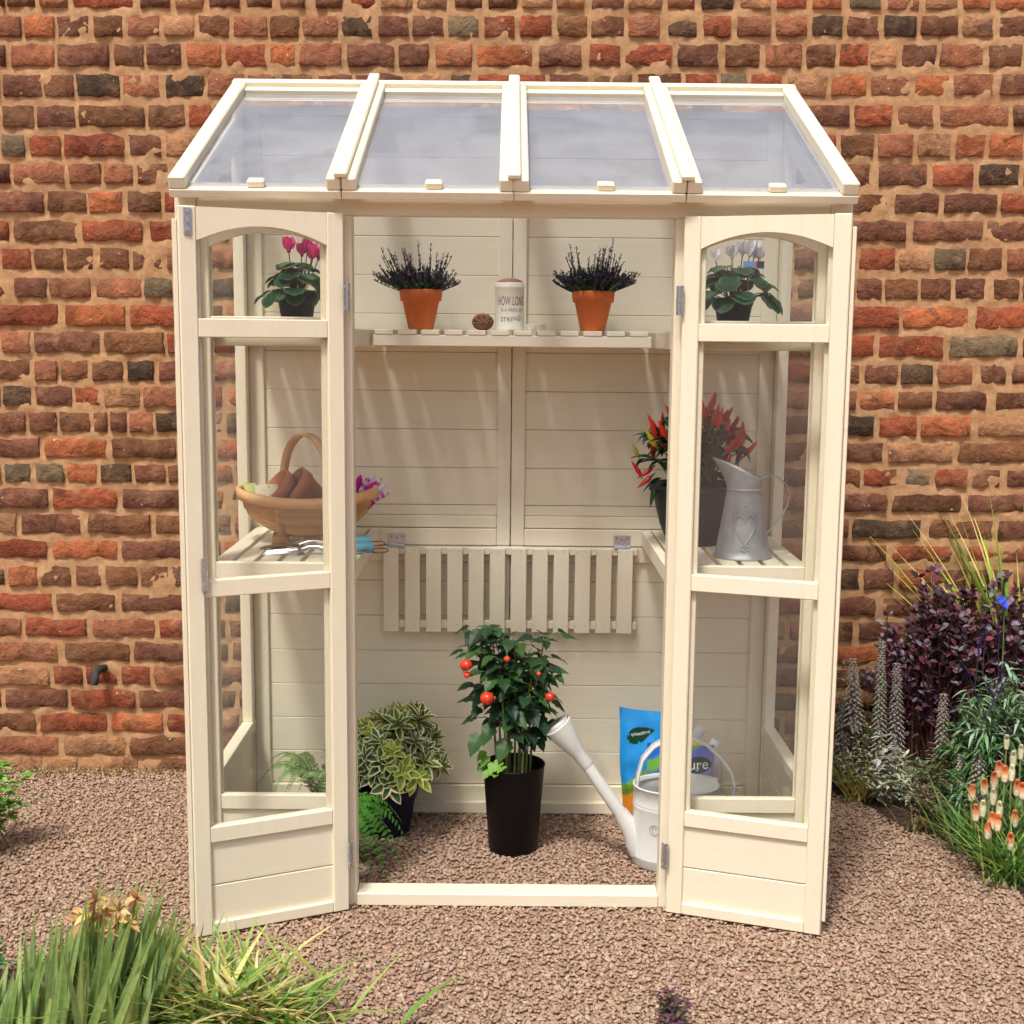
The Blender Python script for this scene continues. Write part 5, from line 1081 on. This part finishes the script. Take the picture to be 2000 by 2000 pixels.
# red-hot pokers
t = empty('poker_plant', (1.30, .30, .02), 'red-hot poker clump with orange and cream flower heads', 'plant'); g = GB()
for k in range(260):
    a_ = random.uniform(0, 6.28); b = np.array([random.gauss(0, .07), random.gauss(0, .06), 0]); leaf(g, b, (math.cos(a_)*.5, math.sin(a_)*.5, 1), (-math.cos(a_), -math.sin(a_), .4), random.uniform(.12, .24), .009, jit(lin(random.choice([(92, 132, 66), (74, 112, 58), (116, 150, 86)])), .15), shape='blade', n=6, fold=.3, curl=-random.uniform(.1, .6))
g.obj('blades', LEAF, t, kind='stuff')
for k, (u_, v_, pale) in enumerate([(285, 1170, 0), (315, 1195, 0), (262, 1225, 0), (212, 1260, 0), (150, 1290, 0), (170, 1390, 0), (250, 1430, 0), (280, 1440, 0), (365, 1420, 0), (343, 1535, 0), (377, 1265, 0), (405, 1280, 0), (232, 1480, 0), (257, 1310, 1), (205, 1370, 1), (288, 1375, 1), (358, 1120, 1), (350, 1190, 1), (325, 1035, 2), (397, 1085, 2)]):
    y = .30-.12*(v_-1250)/250; q = px(1840+u_*.388, 1050+v_*.388, 'y', y); h_ = .032 if pale < 2 else .028; r_ = .009 if pale == 0 else (.007 if pale == 1 else .0045)
    g = GB(); loc = np.array(q)-np.array(t.location); tube(g, bez((loc[0]*.85, loc[1]*.9, 0), (loc[0], loc[1], loc[2]*.5), loc+np.array([0, 0, -h_*.4]), 6), .0024, lin((150, 160, 96)), 5)
    for i_ in range(15):
        f = i_/14; zz = -h_*.5+h_*f; rr = r_*math.sin(math.pi*(.18+.8*f))**.8; c_ = np.array(lin((238, 226, 180)))*(1-f)+np.array(lin((232, 104, 48)))*f if pale == 0 else np.array(lin((236, 230, 196)))
        if pale == 0: c_ = np.array(lin((242, 232, 200))) if f < .42 else np.array(lin((242, 190, 142))) if f < .58 else np.array(lin((238, 140, 92)))
        for kk in range(9):
            a_ = kk*.698+i_*.35; o_ = np.array([math.cos(a_), math.sin(a_), 0]); leaf(g, loc+o_*rr*.45+np.array([0, 0, zz+.006]), o_*.8+np.array([0, 0, -.9+1.2*f]), o_, .0085*(1.1-.4*f), .0040, jit(c_, .1), shape='oval', n=2, fold=.3)
    g.obj('flower_head', PETAL, t)
# strap leaved plant and blue flower, top right of the border
t = empty('strap_leaf_plant', (1.51, .83, .02), 'tall plant with arching yellow green strap leaves at the right edge', 'plant'); g = GB()
for k in range(90):
    lean = -random.uniform(.05, .55) if k % 4 else random.uniform(0, .3); LL = random.uniform(.55, .88); b = (random.gauss(0, .02), random.gauss(0, .015), 0)
    leaf(g, b, (lean*.45, random.gauss(-.06, .04), 1), (-lean, -.3, .4), LL, random.uniform(.016, .026), jit(lin(random.choice([(170, 198, 84), (144, 180, 76), (216, 216, 120), (116, 158, 66), (226, 216, 150)])), .12), shape='blade', n=9, fold=.3, curl=-random.uniform(.0, .5))
g.obj('blades', LEAF, t, kind='stuff')
q = px(1962, 1170, 'y', .60); t = empty('blue_flower', (q.x+.01, .60, .02), 'single bright blue flower above the sage', 'flower'); g = GB(); loc = np.array(q)-np.array(t.location)
tube(g, bez((0, 0, 0), (0, 0, loc[2]*.6), loc, 8), .002, lin((96, 120, 70)), 5); g.obj('stem', MATT, t); g = GB()
for k in range(9): leaf(g, loc+rng.normal(0, .006, 3), rng.normal(0, 1, 3)+np.array([0, -.3, -.2]), (0, -1, .3), .028, .013, jit(lin((72, 92, 206)), .12), shape='oval', n=4, fold=.2)
g.obj('petals', PETAL, t)

# ------------------------------------------------------------ foreground plants, bottom left and edges
random.seed(91)
t = empty('iris_clump', (-.80, -.545, 0), 'clump of upright green sword leaves with withered yellow flowers in the foreground', 'plant'); g = GB()
IC = [(136, 172, 90), (160, 190, 108), (118, 156, 86), (182, 202, 122), (144, 178, 116)]
for k in range(300):
    x = random.uniform(-.20, .185); tall = random.uniform(.55, 1.08)*float(np.interp(x-.04, [-.24, -.15, -.08, -.02, .05, .15], [.06, .13, .22, .30, .30, .20])); lean = .22+random.gauss(0, .12)
    leaf(g, (x-.04, random.gauss(0, .05)-.02, 0), (lean, random.gauss(0, .12), 1), (0, -1, .2), tall, random.uniform(.011, .021), jit(lin(random.choice(IC)), .15), jit(lin((150, 172, 100)), .1), 'blade', 8, .18, random.choice((0, -.1, -.2, .1)), 3, .9)
g.obj('blades', LEAF, t, kind='stuff')
for k, (u_, v_) in enumerate(((186, 1758), (172, 1790), (235, 1775), (252, 1800), (160, 1798), (200, 1780), (265, 1752), (215, 1815))):
    q = px(u_, v_, 'y', -.585+.01*(k % 3)); loc = np.array(q)-np.array(t.location); g = GB(); tube(g, bez((loc[0]*.7-.03, loc[1], 0), (loc[0]-.02, loc[1], loc[2]*.6), loc, 7), .0022, lin((120, 140, 76)), 5)
    for i_ in range(9): leaf(g, loc, np.array([random.gauss(0, 1), random.gauss(-.3, .6), random.gauss(.1, .8)]), (0, -.5, 1), random.uniform(.018, .036), random.uniform(.009, .015), jit(lin(random.choice([(226, 200, 124), (196, 160, 106), (222, 204, 140), (182, 142, 96)])), .1), shape='oval', n=4, fold=.4, curl=random.choice((-.6, .5, .2)))
    g.obj('withered_flower', PETAL, t)
t = empty('day_lily', (-.555, -.545, 0), 'low clump of arching yellowing green leaves in the foreground', 'plant'); g = GB()
for k in range(520):
    a_ = random.uniform(0, 6.28); b = (random.gauss(0, .085), random.gauss(0, .04), 0); LL = random.uniform(.10, .235)
    leaf(g, b, (math.cos(a_)*.7+.1, math.sin(a_)*.6, 1), (-math.cos(a_), -math.sin(a_), .3), LL, random.uniform(.008, .015), jit(lin(random.choice([(128, 166, 76), (152, 182, 88), (184, 196, 106), (214, 204, 118), (106, 144, 68), (226, 210, 150)])), .15), shape='blade', n=8, fold=.3, curl=-random.uniform(.1, .8))
g.obj('blades', LEAF, t, kind='stuff')
q = px(428, 1972, 'y', -.53); loc = np.array(q)-np.array(t.location); g = GB(); tube(g, bez((.02, 0, 0), (loc[0], loc[1], loc[2]*.5), loc, 6), .0018, lin((100, 130, 70)), 5)
for k in range(12): leaf(g, loc+rng.normal(0, .008, 3), rng.normal(0, 1, 3), (0, -1, .3), .017, .009, jit(lin((92, 76, 186)), .15), shape='oval', n=3)
g.obj('flower', PETAL, t)
def leafy(name, base, lean, hgt, n_, cols, L, W, lab, spread=.12):
    t = empty(name, base, lab, 'plant'); g = GB()
    for k in range(n_):
        e = np.array([lean+random.gauss(0, spread*.5), random.gauss(0, spread), hgt*random.uniform(.45, 1)]); P = bez((random.gauss(0, .03), random.gauss(0, .03), 0), (e[0]*.3, e[1]*.5, e[2]*.7), e, 10); tube(g, P, np.linspace(.002, .0008, 10), lin((104, 120, 64)), 4)
        for qd in range(20):
            i_ = random.randrange(3, 10); a2 = random.uniform(0, 6.28); leaf(g, P[i_], (math.cos(a2), math.sin(a2), random.uniform(-.2, .6)), (0, 0, 1), L*random.uniform(.7, 1.2), W, jit(lin(random.choice(cols)), .18), shape='oval', n=4, fold=.2, curl=-.2)
    g.obj('foliage', LEAF, t, kind='stuff'); return t
leafy('leafy_shrub', (-1.335, .30, 0), .06, .25, 22, [(104, 160, 60), (126, 178, 76), (84, 138, 54), (146, 190, 110)], .026, .013, 'bright green small leaved shrub at the left edge of the gravel', .07)
leafy('leafy_shrub', (-1.06, -.38, 0), .02, .10, 12, [(84, 120, 70), (104, 138, 86)], .024, .012, 'low green plant at the left edge behind the sword leaves', .05)
leafy('purple_sprigs', (.305, -.575, 0), 0, .105, 26, [(96, 62, 78), (112, 76, 92), (78, 56, 64), (92, 98, 66)], .016, .007, 'purple leaved sprigs poking up at the bottom of the picture', .035)
